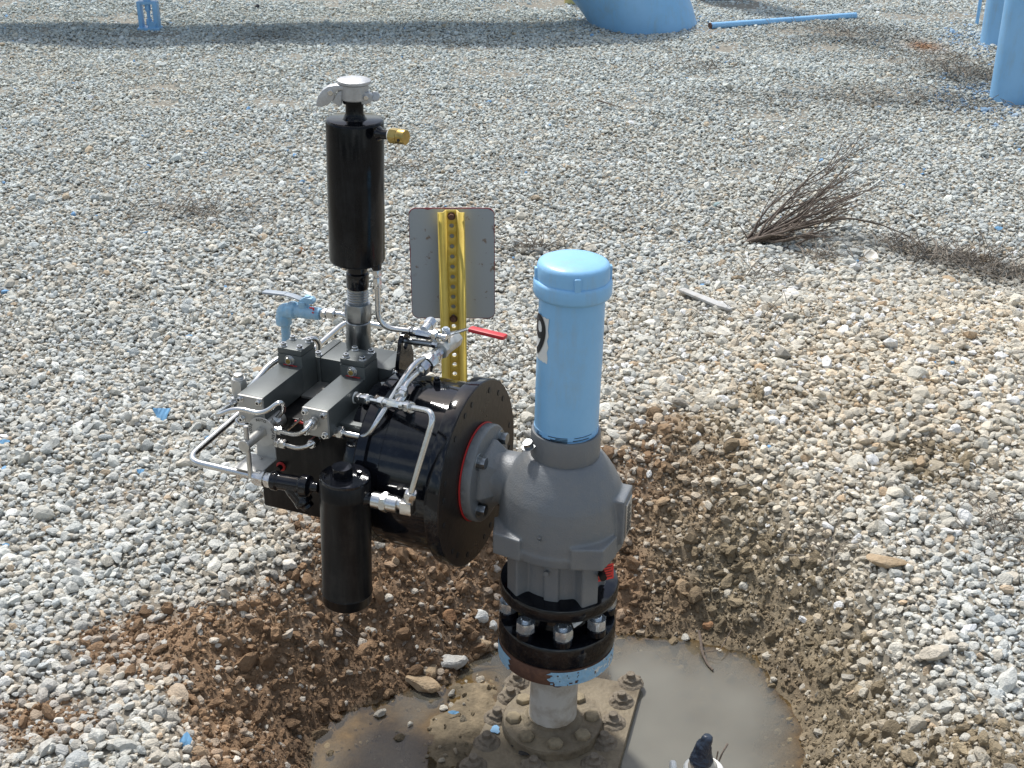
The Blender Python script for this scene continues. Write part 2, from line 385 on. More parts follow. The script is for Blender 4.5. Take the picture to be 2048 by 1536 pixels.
bb = n.new('ShaderNodeBump'); bb.inputs['Strength'].default_value = .05; bb.inputs['Distance'].default_value = .01
l.new(tcx.outputs['Object'], bn.inputs[0]); l.new(bn.outputs['Fac'], bb.inputs['Height'])
l.new(bb.outputs[0], gl.inputs['Normal'])
wx = np.arange(-.40, .95, .01); wy = np.arange(1.55, 2.62, .01); X, Y = np.meshgrid(wx, wy); X = X.ravel(); Y = Y.ravel()
dep = np.clip(WATER-height(X, Y, False), 0, 1); tu = 1-np.exp(-dep*(30+25*fbm(X, Y, 5, 3, 61)))
nx = len(wx); ny = len(wy); ii = (np.arange(ny-1)[:, None]*nx+np.arange(nx-1)[None, :]).ravel()
q = np.stack([ii, ii+1, ii+nx+1, ii+nx], 1); keep = dep[q].max(1) > 0; q = q[keep]
used, inv = np.unique(q.ravel(), return_inverse=True)
w_ = rawmesh('water', np.stack([X, Y, np.full_like(X, WATER)], 1)[used], inv.reshape(-1, 4), m, np.repeat(tu[used, None], 3, 1))
tag(w_, 'murky grey brown puddle in the bottom of the pit', None, None, 'structure')

# ---------------------------------------------------------------- stones
def ico(sub):
    bm = bmesh.new(); bmesh.ops.create_icosphere(bm, subdivisions=sub, radius=1)
    v = np.array([x.co[:] for x in bm.verts]); f = np.array([[y.index for y in x.verts] for x in bm.faces]); bm.free(); return v, f
def stone_variant(sub, rng, planes=9, rough=.10):
    v, f = ico(sub); v = v.copy()
    for i in range(planes):
        nrm = rng.normal(size=3); nrm /= np.linalg.norm(nrm); dd = rng.uniform(.55, .92)
        s = v@nrm; k = s > dd; v[k] -= np.outer(s[k]-dd, nrm)
    v *= 1+rng.normal(size=(len(v), 1))*rough*.35
    ex = np.array([rng.uniform(.85, 1.35), rng.uniform(.7, 1.0), rng.uniform(.42, .74)])
    return v*ex, f
def rotmats(n, rng, tilt):
    az = rng.uniform(0, 2*np.pi, n); a1 = rng.normal(0, tilt, n); a2 = rng.normal(0, tilt, n)
    def rx(a): z = np.zeros(n); o = z+1; return np.stack([o, z, z, z, np.cos(a), -np.sin(a), z, np.sin(a), np.cos(a)], 1).reshape(n, 3, 3)
    def ry(a): z = np.zeros(n); o = z+1; return np.stack([np.cos(a), z, np.sin(a), z, o, z, -np.sin(a), z, np.cos(a)], 1).reshape(n, 3, 3)
    def rz(a): z = np.zeros(n); o = z+1; return np.stack([np.cos(a), -np.sin(a), z, np.sin(a), np.cos(a), z, z, z, o], 1).reshape(n, 3, 3)
    return rx(a1)@ry(a2)@rz(az)
def scatter(name, sub, pos, rad, cols, label, tilt=.42, planes=9, nvar=20, smooth=False, rough=.1):
    n = len(pos); Rm = rotmats(n, RNG, tilt); var = RNG.integers(0, nvar, n); Vs = []; Fs = []; Cs = []; off = 0
    for k in range(nvar):
        i = np.where(var == k)[0]
        if not len(i): continue
        v, f = stone_variant(sub, RNG, planes, rough)
        P = np.einsum('nij,vj->nvi', Rm[i], v)*rad[i, None, None]+pos[i, None, :]
        Vs.append(P.reshape(-1, 3)); Fs.append((f[None]+(np.arange(len(i))*len(v))[:, None, None]+off).reshape(-1, 3))
        Cs.append(np.repeat(cols[i], len(v), 0)); off += len(i)*len(v)
    o = rawmesh(name, np.concatenate(Vs), np.concatenate(Fs), M['stone'], np.concatenate(Cs), smooth, True)
    return tag(o, label, None, None, 'stuff')
PAL = np.array([[.54, .545, .525], [.65, .64, .60], [.49, .51, .51], [.61, .555, .475], [.52, .41, .30], [.34, .34, .33], [.55, .53, .48], [.74, .73, .70]])
PW = np.array([.27, .22, .08, .17, .02, .02, .17, .05])
def spots(sp, y0, y1, seed):
    rng = np.random.default_rng(seed); out = []
    for y in np.arange(y0, y1, sp*.88):
        hw = .44*y+.75; x = np.arange(-hw, hw, sp); x = x+rng.uniform(-.5, .5, len(x))*sp*1.05
        yy = y+rng.uniform(-.5, .5, len(x))*sp*1.05; out.append(np.stack([x, yy], 1))
    return np.concatenate(out)
PLATE_Z = -.298
pcs = [L(1032, 1326, z=PLATE_Z), L(1282, 1370, z=PLATE_Z), L(1236, 1536, z=PLATE_Z), L(924, 1536, z=PLATE_Z)]
e1 = (pcs[2]-pcs[1]).normalized(); e2 = (pcs[3]-pcs[0]).normalized()
pcs[2] = pcs[1]+e1*.50; pcs[3] = pcs[0]+e2*.50
def onplate(x, y, g=.015):
    r = np.ones_like(x, bool)
    for i in range(4):
        a = pcs[i]; b = pcs[(i+1) % 4]; nn = np.array([-(b.y-a.y), b.x-a.x]); nn /= np.linalg.norm(nn)
        r &= ((x-a.x)*nn[0]+(y-a.y)*nn[1]) < g
    return r
BIGP = [L(1298, 62, z=GR)+Vector((0, .3, 0)), L(1983, 200, z=GR)+Vector((.12, .02, 0)), L(1968, 90, z=GR)+Vector((.14, .05, 0))]
def gravel_layer(name, sub, sp, y0, y1, rmed, seed, label, keepf=1.0, lift=.25, sig=.30):
    P = spots(sp, y0, y1, seed); x, y = P[:, 0], P[:, 1]; n = len(x); rng = np.random.default_rng(seed+1)
    d, t = dirtness(x, y)
    mnd = mound(x, y)
    keep = rng.uniform(size=n) < np.clip((1-d)*1.15, .0, 1)*keepf
    keep |= (rng.uniform(size=n) < (.27+.07*(x > .3))*np.clip(t*2, .25, 1)) & (d > .5)
    keep &= ~onplate(x, y)
    x, y, d, t, mnd = x[keep], y[keep], d[keep], t[keep], mnd[keep]; n = len(x)
    rad = rmed*np.exp(rng.normal(0, sig, n)); big = rng.uniform(size=n) < .022; rad[big] *= 1.8
    rad = np.clip(rad*(1+.18*mnd), rmed*.42, .030)
    z = height(x, y)+rad*lift-rad*.35*np.clip(d, 0, 1)+rng.uniform(-.45, .65, n)*rmed
    ci = rng.choice(len(PAL), n, p=PW); c = PAL[ci]*np.exp(rng.normal(0, .10, (n, 1)))*(1+np.clip((y-3)/4, 0, 1)[:, None]*np.array([-.045, .01, .03]))*np.array([.995, 1.005, .985])  # stones turn cooler with distance: sky and white-balance cast put into their colour
    warm = np.clip(mnd*1.0+np.clip(1.9-t, 0, 1)*.55+.5*fbm(x, y, 1.1, 3, 77)-.1, 0, 1)[:, None]
    c = c*(1-warm)+c*np.array([1.06, .95, .82])*warm
    soil = soilcol(x, y, t, np.ones(n)); cm = (np.clip(d*1.0, 0, .8)*rng.uniform(.2, 1.15, n))[:, None]; cm = np.clip(cm, 0, .85)
    c = c*(1-cm)+soil*1.35*cm
    k = rng.uniform(size=n) < .10*mnd; c[k] = np.array([.76, .75, .72])
    # paint overspray round the blue pipes
    for q in BIGP:
        rr = np.hypot(x-q.x, y-q.y); k = rng.uniform(size=n) < .32*np.exp(-np.clip(rr-.30, 0, 9)/.11)
        c[k] = c[k]*.4+np.array([.16, .36, .62])*.6
    k = rng.uniform(size=n) < .0018*np.clip((y-2.2)/3, 0, 1); c[k] = np.array([.22, .40, .62])
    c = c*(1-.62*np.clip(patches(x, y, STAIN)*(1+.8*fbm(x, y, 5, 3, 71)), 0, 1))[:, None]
    ro = np.exp(-(((x-RUST.x)/.10)**2+((y-RUST.y)/.16)**2))[:, None]; c = c*(1-.8*ro)+np.array([.34, .14, .03])*.8*ro
    return scatter(name, sub, np.stack([x, y, z], 1), rad, np.clip(c, .02, .85), label)
RUST = L(1850, 92, z=GR)
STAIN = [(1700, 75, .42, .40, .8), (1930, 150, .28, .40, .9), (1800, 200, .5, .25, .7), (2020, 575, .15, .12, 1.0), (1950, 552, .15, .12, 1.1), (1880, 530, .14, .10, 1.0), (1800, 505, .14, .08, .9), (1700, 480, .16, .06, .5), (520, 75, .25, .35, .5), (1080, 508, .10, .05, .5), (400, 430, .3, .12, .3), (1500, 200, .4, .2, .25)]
gravel_layer('gravel', 2, .0168, 1.25, 3.1, .0092, 100, 'crushed pale limestone gravel covering the near ground')
gravel_layer('middle_gravel', 1, .0164, 3.1, 4.4, .0091, 150, 'crushed pale limestone gravel in the middle distance')
gravel_layer('fine_gravel', 1, .0125, 1.25, 3.9, .0052, 200, 'small pale stone chips filling between the gravel', .9, .15, .3)
gravel_layer('distant_gravel', 1, .0158, 4.4, 9.4, .0088, 300, 'crushed pale limestone gravel further off towards the blue pipes')
# clods of clay in the pit and on its banks
P = spots(.0135, 1.45, 3.1, 400); x, y = P[:, 0], P[:, 1]; d, t = dirtness(x, y)
k = (d > .35) & (RNG.uniform(size=len(x)) < np.where(t < .05, .10, .80)) & (np.abs(x-.1) < 1.6) & ~onplate(x, y, .004)
x, y, d, t = x[k], y[k], d[k], t[k]; n = len(x)
rad = .0056*np.exp(RNG.normal(0, .58, n)); rad = np.clip(rad, .0028, .024)
z = height(x, y)+rad*RNG.uniform(-.3, .5, n); c = soilcol(x, y, t, np.ones(n))*np.exp(RNG.normal(.05, .16, (n, 1)))
scatter('clay_clods', 2, np.stack([x, y, z], 1), rad, np.clip(c, .02, .8), 'brown clay crumbs and clods lining the pit', 1.2, 5, 20, False, .35)
P = spots(.0072, 1.5, 2.9, 450); x, y = P[:, 0], P[:, 1]; d, t = dirtness(x, y)
k = (d > .3) & (t > .0) & (RNG.uniform(size=len(x)) < .75) & (np.abs(x-.1) < 1.1) & ~onplate(x, y, .004)
x, y, d, t = x[k], y[k], d[k], t[k]; n = len(x); rad = .0030*np.exp(RNG.normal(0, .35, n))
z = height(x, y)+rad*.2; c = soilcol(x, y, t, np.ones(n))*np.exp(RNG.normal(.05, .22, (n, 1)))
scatter('soil_crumbs', 1, np.stack([x, y, z], 1), rad, np.clip(c, .02, .8), 'fine brown soil crumbs on the pit banks', 1.2, 5, 12, False, .3)

# ================================================================ THE VALVE AND ITS ACTUATOR (all bolted together)
YV = 2.085
def VZ(py): r = ray(1130, py); return HC+r.z*YV/r.y
def VS(py): r = ray(1130, py); return (YV/r.y)/FPX          # metres per pixel on the valve axis
pt, pb = L(1147, 540, y=YV), L(1105, 1440, y=YV)
VA = (pt-pb).normalized()
def VX(z): return pb+VA*((z-pb.z)/VA.z)
root = empty('valve_actuator', (pb.x, YV, PLATE_Z), 'grey valve with black drum actuator and pale blue standpipe marked 9, in the pit', 'valve actuator')
def vlathe(mb, prof, **k):      # prof: [(pixel row, half width px)] read at the silhouette
    pr = [(hw*VS(py), VZ(py)-pb.z) for py, hw in prof]
    pr = [(r, h/VA.z) for r, h in pr]
    return mb.lathe(pb, VA, pr, **k)
# -- blue standpipe
mb = MB(); vlathe(mb, [(588, 66.5), (700, 66.2), (853, 64)], seg=72)
for i in range(7):
    py = 846+i*2.6; vlathe(mb, [(py-.9, 62.8), (py-.3, 64.6), (py+.3, 64.6), (py+.9, 62.8)], seg=72, cap=(0, 0))
standpipe = build('standpipe', mb, 'blue', root)
mb = MB(); vlathe(mb, [(866, 62.4), (862, 63.1), (858, 62.4)], seg=72, cap=(0, 0))
rg = random.Random(3)
for i in range(7):
    py = 846+i*2.6+1.3; n_ = 150; r_a, r_b = 63.9*VS(853), 65.0*VS(853); z1_, z2_ = VZ(py-.55-.1*i), VZ(py+.55+.1*i); on = False; vs = []; fs = []
    for k in range(n_):
        if rg.random() < .12: on = rg.random() < .35+.12*i
        if not on: continue
        o_ = len(vs)
        for a_ in (k, k+1):
            t_ = 2*math.pi*a_/n_; u_ = Vector((math.sin(t_), -math.cos(t_), 0)); c_ = VX(z1_)
            vs += [c_+u_*r_b, VX(z2_)+u_*r_b]
        fs.append((o_, o_+1, o_+3, o_+2))
    mb.add(vs, fs)
build('pipe_thread', mb, 'black_dusty', standpipe, flat=True)
mb = MB(); vlathe(mb, [(589, 71), (586, 77), (580, 79.5), (560, 79.5), (556, 77.5), (555, 73.5), (545, 74), (530, 73.5), (524, 71), (520, 62), (517.5, 40), (516.5, 12)], seg=72)
capo = build('pipe_cap', mb, 'blue', root, sharp=50)
cz = VX(VZ(545))
for ang in (-86, 4, 94, 184):
    mb = MB(); a = R(ang); dr = Vector((math.cos(a), math.sin(a), 0)); tn = Vector((-dr.y, dr.x, 0))
    mb.box(cz+dr*.0615-UP*.004, dr, tn, UP, .0055, .0060, .0165)
    build('lug', mb, 'blue', capo, bevel=.003)
# number 9 sticker wrapped round the pipe
def wrap(mbv, x0, r):
    out = []
    for (s, h, dd) in mbv:
        th = s/r+x0; c = VX(h); out.append((c.x+(r+dd)*math.sin(th), c.y-(r+dd)*math.cos(th), h))
    return out
def textmesh(txt, size, bold=.0, ext=0, sx=1):
    cu = bpy.data.curves.new('t', 'FONT'); cu.body = txt; cu.size = size; cu.align_x = 'CENTER'; cu.align_y = 'CENTER'; cu.offset = bold; cu.resolution_u = 8
    ob = bpy.data.objects.new('t', cu); SC.collection.objects.link(ob); dg = bpy.context.evaluated_depsgraph_get(); dg.update()
    me = bpy.data.meshes.new_from_object(ob.evaluated_get(dg)); bm = bmesh.new(); bm.from_mesh(me)
    bmesh.ops.triangulate(bm, faces=bm.faces)
    bmesh.ops.subdivide_edges(bm, edges=[e for e in bm.edges if e.calc_length() > size*.18], cuts=2)
    if size > .05:
        for _ in range(2): bmesh.ops.subdivide_edges(bm, edges=[e for e in bm.edges if e.calc_length() > .007], cuts=1); bmesh.ops.triangulate(bm, faces=bm.faces)
    v = [(x.co.x*sx, x.co.y) for x in bm.verts]; f = [tuple(y.index for y in x.verts) for x in bm.faces]
    bm.free(); SC.collection.objects.unlink(ob); bpy.data.objects.remove(ob); bpy.data.meshes.remove(me); return v, f
RP = 66.3*VS(660); ZC9 = VZ(665)+.001; TH9 = R(-69)
mb = MB(); K = 16; vs = []; fs = []
for j in range(9):
    for i in range(K+1):
        s = (i/K-.5)*.050; hh = (j/8-.5)*.084
        if j in (0, 8): hh *= 1+.02*math.sin(i*2.1)
        if i == K: s += .0018*math.sin(j*2.7)
        vs.append((s, ZC9+hh, .0007))
for j in range(8):
    for i in range(K): fs.append((j*(K+1)+i, j*(K+1)+i+1, (j+1)*(K+1)+i+1, (j+1)*(K+1)+i))
mb.add(wrap(vs, TH9, RP), fs); num = build('number_sticker', mb, 'white', standpipe, flat=True)
v9, f9 = textmesh('9', .108, .0012, sx=.82)
mb = MB(); mb.add(wrap([(a_, ZC9+b_, .0017) for a_, b_ in v9], TH9, RP), f9); build('number', mb, 'ink', num, flat=True)
# -- grey cast body with the neck to the drum
mb = MB(); vlathe(mb, [(1072, 60), (1072, 119), (1068, 126), (1052, 129), (1046, 127), (1030, 127), (1010, 125.5), (990, 123.5), (972, 120), (962, 116), (946, 107.5), (926, 94), (914, 84), (906, 74), (900, 50)], seg=80)
neckz = A(.0, 0, 0)
mb.lathe(A(.045, 0, .004), A(.19, 0, 0)-A(.045, 0, .004), [(.056, 0), (.051, .015), (.052, .04), (.062, .09)], seg=48)
vb = VX(VZ(1090))
def radial(deg): a = R(deg); return Vector((math.sin(a), -math.cos(a), 0)), Vector((math.cos(a), math.sin(a), 0))
for dg_ in (28, 118, 208, 298):           # wedge lugs above the four bolts
    dr, tn = radial(dg_)
    zt_, zb_ = VZ(1026), VZ(1066); cc = VX((zt_+zb_)/2)
    mb.prism([cc+dr*.146, cc+dr*.116+tn*.050, cc+dr*.08, cc+dr*.116-tn*.050], UP*(zt_-zb_))
dr, tn = radial(72); cb = VX(VZ(1012)); mb.box(cb+dr*.105+UP*.004, dr, tn, UP, .020, .034, .046)
dr, tn = radial(-35); cb = VX(VZ(925))
body = build('valve_body', mb, 'grey', root)
rm = body.modifiers.new('remesh', 'REMESH'); rm.mode = 'VOXEL'; rm.voxel_size = .0024; rm.use_smooth_shade = True
sm = body.modifiers.new('smooth', 'SMOOTH'); sm.factor = .5; sm.iterations = 3
mb = MB(); vlathe(mb, [(930, 60), (906, 68.5), (904, 69.5), (860, 70), (856.5, 69), (856.5, 64.5), (864, 63.5)], seg=72, cap=(1, 1)); build('collar', mb, 'grey', body)
mb = MB()
vlathe(mb, [(1164, 88), (1150, 86), (1082, 86), (1076, 96), (1068, 112)], seg=64)
for dg_ in (30, 120, 210, 300):
    dr, tn = radial(dg_); c = VX((VZ(1070)+VZ(1160))/2); mb.box(c+dr*.087, dr, tn, UP, .020, .018, (VZ(1070)-VZ(1160))/2)
for dg_ in (-10, 75, 165, 255, 345):
    dr, tn = radial(dg_); c = VX((VZ(1080)+VZ(1160))/2); mb.box(c+dr*.080, dr, tn, UP, .010, .010, (VZ(1080)-VZ(1160))/2)
lb = build('lower_body', mb, 'grey', root)
rm = lb.modifiers.new('remesh', 'REMESH'); rm.mode = 'VOXEL'; rm.voxel_size = .0026; rm.use_smooth_shade = True
sm = lb.modifiers.new('smooth', 'SMOOTH'); sm.factor = .5; sm.iterations = 4
# small boss bolt on the shoulder, casting mark
def bolt(name, p, ax, r, h, m, parent, washer=True, socket=False, label=None):
    ax = Vector(ax).normalized(); mb = MB(); p = Vector(p); q = p
    if washer: mb.cyl(p, p+ax*h*.18, r*1.35, 20); q = p+ax*h*.18
    if socket:
        u = q+ax*h; mb.lathe(q, ax, [(r*.95, 0), (r, h*.1), (r, h*.9), (r*.86, h), (r*.5, h), (r*.45, h*.5), (r*.05, h*.5)], 20)
    else: mb.hex(q, q+ax*h, r)
    o = build(name, mb, m, parent, label)
    if socket:
        mb2 = MB(); mb2.hex(q+ax*h*.5, q+ax*h*.62, r*.5); build('socket', mb2, 'ink', o)
    return o
bolt('bolt', L(1058, 893, y=2.06), (-.3, -.2, 1), .010, .009, 'zinc', root)
dr, tn = radial(72); cb = VX(VZ(1012))
mb = MB(); mb.box(cb+dr*.1262+UP*.002, dr, tn, UP, .0012, .021, .034); npl = build('name_plate', mb, 'dullsteel', root, bevel=.0005)
mb = MB()
for j in range(9):
    w1 = .016*(.5+.5*((j*37) % 10)/10)
    mb.box(cb+dr*.1278+UP*(.028-j*.0065)-tn*(.016-w1), dr, tn, UP, .0003, w1, .0012)
build('engraving', mb, 'ink', npl, flat=True)
mb = MB(); cm_ = VX(VZ(1016)); rr_ = .1217
dr, tn = radial(-22)
for j in range(2): mb.box(cm_+dr*(rr_)+UP*(.006-j*.006), dr, tn, UP, .002, .003, .0012)
build('casting_mark', mb, 'grey', root, bevel=.0006)
# red tag hung from a plug
dr, tn = radial(52); c = VX(VZ(1146)); tg = MB(); tcn = L(1208, 1146, y=2.02)
dt = Vector((.88, .30, 0)).normalized(); tn_ = dt.cross(UP)
ta, tb, tc2, td = L(1189, 1136, y=2.005), L(1227, 1126, y=2.020), L(1227, 1156, y=2.020), L(1189, 1165, y=2.005)
tg.prism([ta, tb, tc2, td], tn_*.0012); tago = build('warning_tag', tg, 'redtag', root, flat=True)
mb = MB()
for j in range(5):
    p0 = ta.lerp(td, .14+j*.17); p1 = tb.lerp(tc2, .14+j*.17)
    a_ = p0.lerp(p1, .42 if 1 < j < 4 else .12); b_ = p0.lerp(p1, .92-.08*(j % 2))
    mb.prism([a_+tn_*.0009+UP*.0009, b_+tn_*.0009+UP*.0009, b_+tn_*.0009-UP*.0006, a_+tn_*.0009-UP*.0006], tn_*.0003)
build('print', mb, 'ink', tago, flat=True)
pg = L(1200, 1151, y=2.00); bolt('plug', pg+Vector((0, .022, 0)), (.15, -1, .1), .0075, .036, 'black_dusty', root, False)
bolt('plug', L(1093, 1150, y=1.99)+Vector((0, .008, 0)), (-.2, -1, .05), .0055, .006, 'grey', root, False)
# -- flanges
mb = MB(); vlathe(mb, [(1176, 117.5), (1172, 119), (1158, 119), (1154, 117), (1150, 100), (1146, 60)], seg=96)
vlathe(mb, [(1236, 62), (1226, 62), (1205, 50), (1176, 52)], seg=64)
build('upper_flange', mb, 'black', root)
mb = MB(); vlathe(mb, [(1268, 113), (1265, 116.5), (1234, 117), (1229, 114), (1227.5, 70), (1226, 66)], seg=96)
lf = build('lower_flange', mb, 'black', root)
mb = MB(); tri = [L(1141, 1238, z=VZ(1224)), L(1166, 1243, z=VZ(1224)), L(1170, 1236, z=VZ(1224))]
a_, b_, c_ = L(1140, 1237, y=2.008), L(1171, 1238, y=2.012), L(1148, 1256, y=2.000)
mb.prism([a_, b_, b_.lerp(c_, .5)+Vector((.002, 0, 0)), c_], Vector((0, -.001, .001))); stk = build('inspection_sticker', mb, 'white', lf, flat=True)
mb = MB()
for j in range(3):
    u0 = a_.lerp(c_, .2+j*.2); u1 = u0.lerp(b_, .45-.1*j); mb.prism([u0, u1, u1-UP*.0008, u0-UP*.0008], Vector((0, -.0018, .0018)))
build('print', mb, 'ink', stk, flat=True)
# rusty flange with old blue paint left on part of its rim
me_prof = [(1302, 108), (1299, 113), (1297, 114.5), (1274, 115), (1270, 113)]
mb = MB(); vlathe(mb, me_prof, seg=96); rf = build('rusty_flange', mb, 'rust', root)
def paint_patch(name, th0, th1, m_, parent, seed, amp=.010, holes=0, rr=115.7):
    mb = MB(); n_ = 120; rows = 10; vs = []; rg = random.Random(seed)
    z0, z1 = VZ(1298), VZ(1272)
    for i in range(n_+1):
        th = th0+(th1-th0)*i/n_
        for j in range(rows+1):
            z_ = z0+(z1-z0)*j/rows
            ee = amp*(math.sin(j*1.7+seed)*.6+math.sin(j*3.1)*.4)*(1 if i in (0, n_) else 0)
            c = VX(z_); r = rr*VS(1285); t2 = th+ee/r
            vs.append((c.x+r*math.sin(t2), c.y-r*math.cos(t2), z_))
    fs = []
    for i in range(n_):
        for j in range(rows):
            th = th0+(th1-th0)*(i+.5)/n_
            nzv = float(fbm(np.array([th*9.]), np.array([j*.35]), 1.6, 3, seed)[0])
            if holes and nzv > .35-holes*.5*max(0, (i/n_-.3)): continue
            fs.append((i*(rows+1)+j, (i+1)*(rows+1)+j, (i+1)*(rows+1)+j+1, i*(rows+1)+j+1))
    mb.add(vs, fs); return build(name, mb, m_, parent, flat=True)
paint_patch('paint_remnant', R(-8), R(95), 'bluevalve', rf, 3, .012, 1.0)
paint_patch('primer_remnant', R(25), R(90), 'white', rf, 9, .01, .6, 115.35)
paint_patch('paint_remnant', R(-100), R(-55), 'bluevalve', rf, 5, .008, 0)
mb = MB(); dr, tn = radial(0); cc = VX(VZ(1300)); mb.lathe(cc+dr*.098-UP*.004, UP, [(.012, 0), (.013, .003), (.013, .012)], 16); build('rusty_nut', mb, 'rust', rf)
BC = .0955
for i in range(8):
    dr, tn = radial(4+45*i); c = VX(VZ(1228))+dr*BC
    mb = MB(); mb.cyl(c-UP*.001, c+UP*.016, .0185, 24); sv = build('stud_sleeve', mb, 'black', root)
    mb = MB(); q = VX(VZ(1228)+.016)+dr*BC; mb.hex(q, q+UP*.021, .0195, rot=.2+i*.7)
    nut = build('stud_nut', mb, 'chrome', root)
    mb = MB(); mb.cyl(q+UP*.02, q+UP*.026, .0095, 20); build('stud_end', mb, 'chrome', nut)
# -- white pipe, base flange, buried mounting plate
mb = MB(); vlathe(mb, [(1447, 47.5), (1380, 47.5), (1300, 47)], seg=48); build('riser_pipe', mb, 'pipewhite', root)
mb = MB(); zb = PLATE_Z
mb.lathe(VX(zb)-UP*.002, UP, [(.100, 0), (.102, .003), (.102, .020), (.100, .024), (.062, .026), (.053, .034), (.0505, .040)], 72)
bfl = build('base_flange', mb, 'mudsteel', root)
bfl.modifiers.new('sub', 'SUBSURF').levels = 1; bfl.modifiers['sub'].render_levels = 2; bfl.modifiers['sub'].subdivision_type = 'SIMPLE'
tx = bpy.data.textures.new('mudtex', 'CLOUDS'); tx.noise_scale = .02
dm = bfl.modifiers.new('mud', 'DISPLACE'); dm.texture = tx; dm.strength = .006; dm.mid_level = .5
for i in range(8):
    dr, tn = radial(2+45*i); q = VX(zb+.023)+dr*.080; q.z = zb+.022
    mb = MB(); mb.lathe(q, UP, [(.0165, 0), (.0165, .007), (.0145, .010), (.004, .011)], 6, rot=i*.9); build('flange_bolt', mb, 'boltcap', root, bevel=.0012)
mb = MB(); th_ = .030; mb.prism([p_-UP*th_/2 for p_ in pcs], UP*th_)
pl = build('mounting_plate', mb, 'mudsteel', root, bevel=.002)
def caked(px, py, s=1.0, m_='mudbolt', i=0):
    q = L(px, py, z=PLATE_Z+.004); q.z = PLATE_Z-.001; mb = MB()
    mb.lathe(q-UP*.001, UP, [(.030*s, 0), (.024*s, .006), (.012*s, .010)], 14); mb.hex(q, q+UP*.014*s, .0185*s, rot=i*.6); mb.cyl(q+UP*.012*s, q+UP*.026*s, .0095*s, 14)
    rg = np.random.default_rng(i+5)
    for k in range(9):
        v, f = stone_variant(2, rg, 4, .3); a = rg.uniform(0, 6.28); rr = rg.uniform(.006, .016)*s
        pp = np.array([q.x+math.cos(a)*rr, q.y+math.sin(a)*rr, q.z+rg.uniform(.002, .012)*s])
        mb.add(v*rg.uniform(.007, .011)*s+pp, [tuple(x) for x in f])
    o = build('plate_bolt', mb, m_, root)
    r_ = o.modifiers.new('remesh', 'REMESH'); r_.mode = 'VOXEL'; r_.voxel_size = .0017; r_.use_smooth_shade = True
    return o
for i, (px, py) in enumerate([(1261, 1362), (1243, 1400), (1226, 1442), (1208, 1482), (1188, 1526), (1034, 1362), (1021, 1392), (994, 1432), (974, 1482), (947, 1528), (1067, 1532), (1130, 1345)]):
    caked(px, py, 1.0 if i < 11 else .8, 'mudbolt', i)

# ================================ drum
mb = MB(); RD = .166
mb.lathe(A(-.172, 0, 0), D, [(.10, 0), (RD, 0), (RD+.003, .003), (RD+.003, .022), (RD-.003, .026), (RD-.003, .050), (RD+.001, .053), (RD+.001, .150), (RD+.001, .156)], 120, cap=(1, 1))
drum = build('drum', mb, 'black', root)
mb = MB(); mb.lathe(A(-.0175, 0, 0), D, [(.10, 0), (.179, 0), (.1812, .003), (.1812, .0275), (.180, .0295), (.10, .030)], 140)
fp = build('end_plate', mb, 'plate', root, sharp=25)
mb = MB(); mb.lathe(A(-.018, 0, 0), D, [(.1818, .0015), (.1822, .004), (.1822, .0265), (.1816, .0285)], 140, cap=(0, 0)); build('rim', mb, 'black', fp)
for i in range(12):
    a = R(15+30*i); 
    for da in (-.10, .10):
        q = O+D*.0125+PV*(.160*math.cos(a+da))+UP*(.160*math.sin(a+da)); mb = MB(); mb.cyl(q-D*.003, q+D*.0008, .0058, 16, ch=.0002); 
        if da > 0 or i % 2 == 0: build('bolt_hole', mb, 'ink', fp)
mb = MB(); mb.lathe(A(-.20, 0, 0), D, [(.08, 0), (.15, 0), (.152, .004), (.152, .028)], 90); build('rear_flange', mb, 'black', root)
q = L(885, 772, a=-.075); mb = MB(); q = A(-.075, -.01, RD-.002); mb.cyl(q, q+UP*.012, .007, 18); mb.hex(q+UP*.012, q+UP*.018, .006); build('breather_plug', mb, 'black', root)
# grey neck flange, gasket and bolts
NB, NC = .0, .004
nax = (A(.19, 0, 0)-A(.033, NB, NC)).normalized()
mb = MB(); mb.lathe(A(.0148, NB, NC), D, [(.093, 0), (.0945, .002), (.0945, .016), (.092, .020), (.060, .021)], 90)
mb.lathe(A(.031, NB, NC), nax, [(.070, 0), (.069, .012), (.062, .022), (.052, .034)], 6, rot=.3, ref=(0, 0, 1))
nf = build('neck_flange', mb, 'grey', root, bevel=.004)
mb = MB(); mb.lathe(A(.0127, NB, NC), D, [(.095, 0), (.0965, .0006), (.0965, .0022), (.095, .0028)], 90); build('gasket', mb, 'gasket', root)
for dg_ in (45, 135, 225, 318):
    a = R(dg_); q = A(.0338, NB+.073*math.cos(a), NC+.073*math.sin(a)); bolt('flange_bolt', q, D, .0120, .014, 'zinc', root)

# ================================ yoke box
mb = MB(); mb.abox(-.410, -.173, -.10, .10, -.112, .100); build('yoke_housing', mb, 'black_dusty', root, bevel=.004)
mb = MB(); mb.abox(-.245, -.165, -.03, .11, .1015, .117); mb.abox(-.245, -.165, -.03, .11, .1005, .102)
build('base_plate', mb, 'block', root, bevel=.0015)
mb = MB(); mb.tube([A(-.32, .1035, .097), A(-.29, .1045, .095), A(-.25, .1035, .098), A(-.20, .104, .094), A(-.172, .103, .097)], .0022, .01, 8); build('gasket_seam', mb, 'gasket', root)
bolt('bolt', A(-.185, .07, .117), UP, .0085, .008, 'zinc', root)
bolt('bolt', A(-.413, .05, -.06), -D, .009, .01, 'black', root)
q = L(563, 932, b=.10); bolt('plug', q, PV, .0062, .012, 'black', root); mb = MB(); mb.lathe(q, PV, [(.009, 0), (.010, .002), (.008, .004)], 18); build('sealant', mb, 'gasket', root)

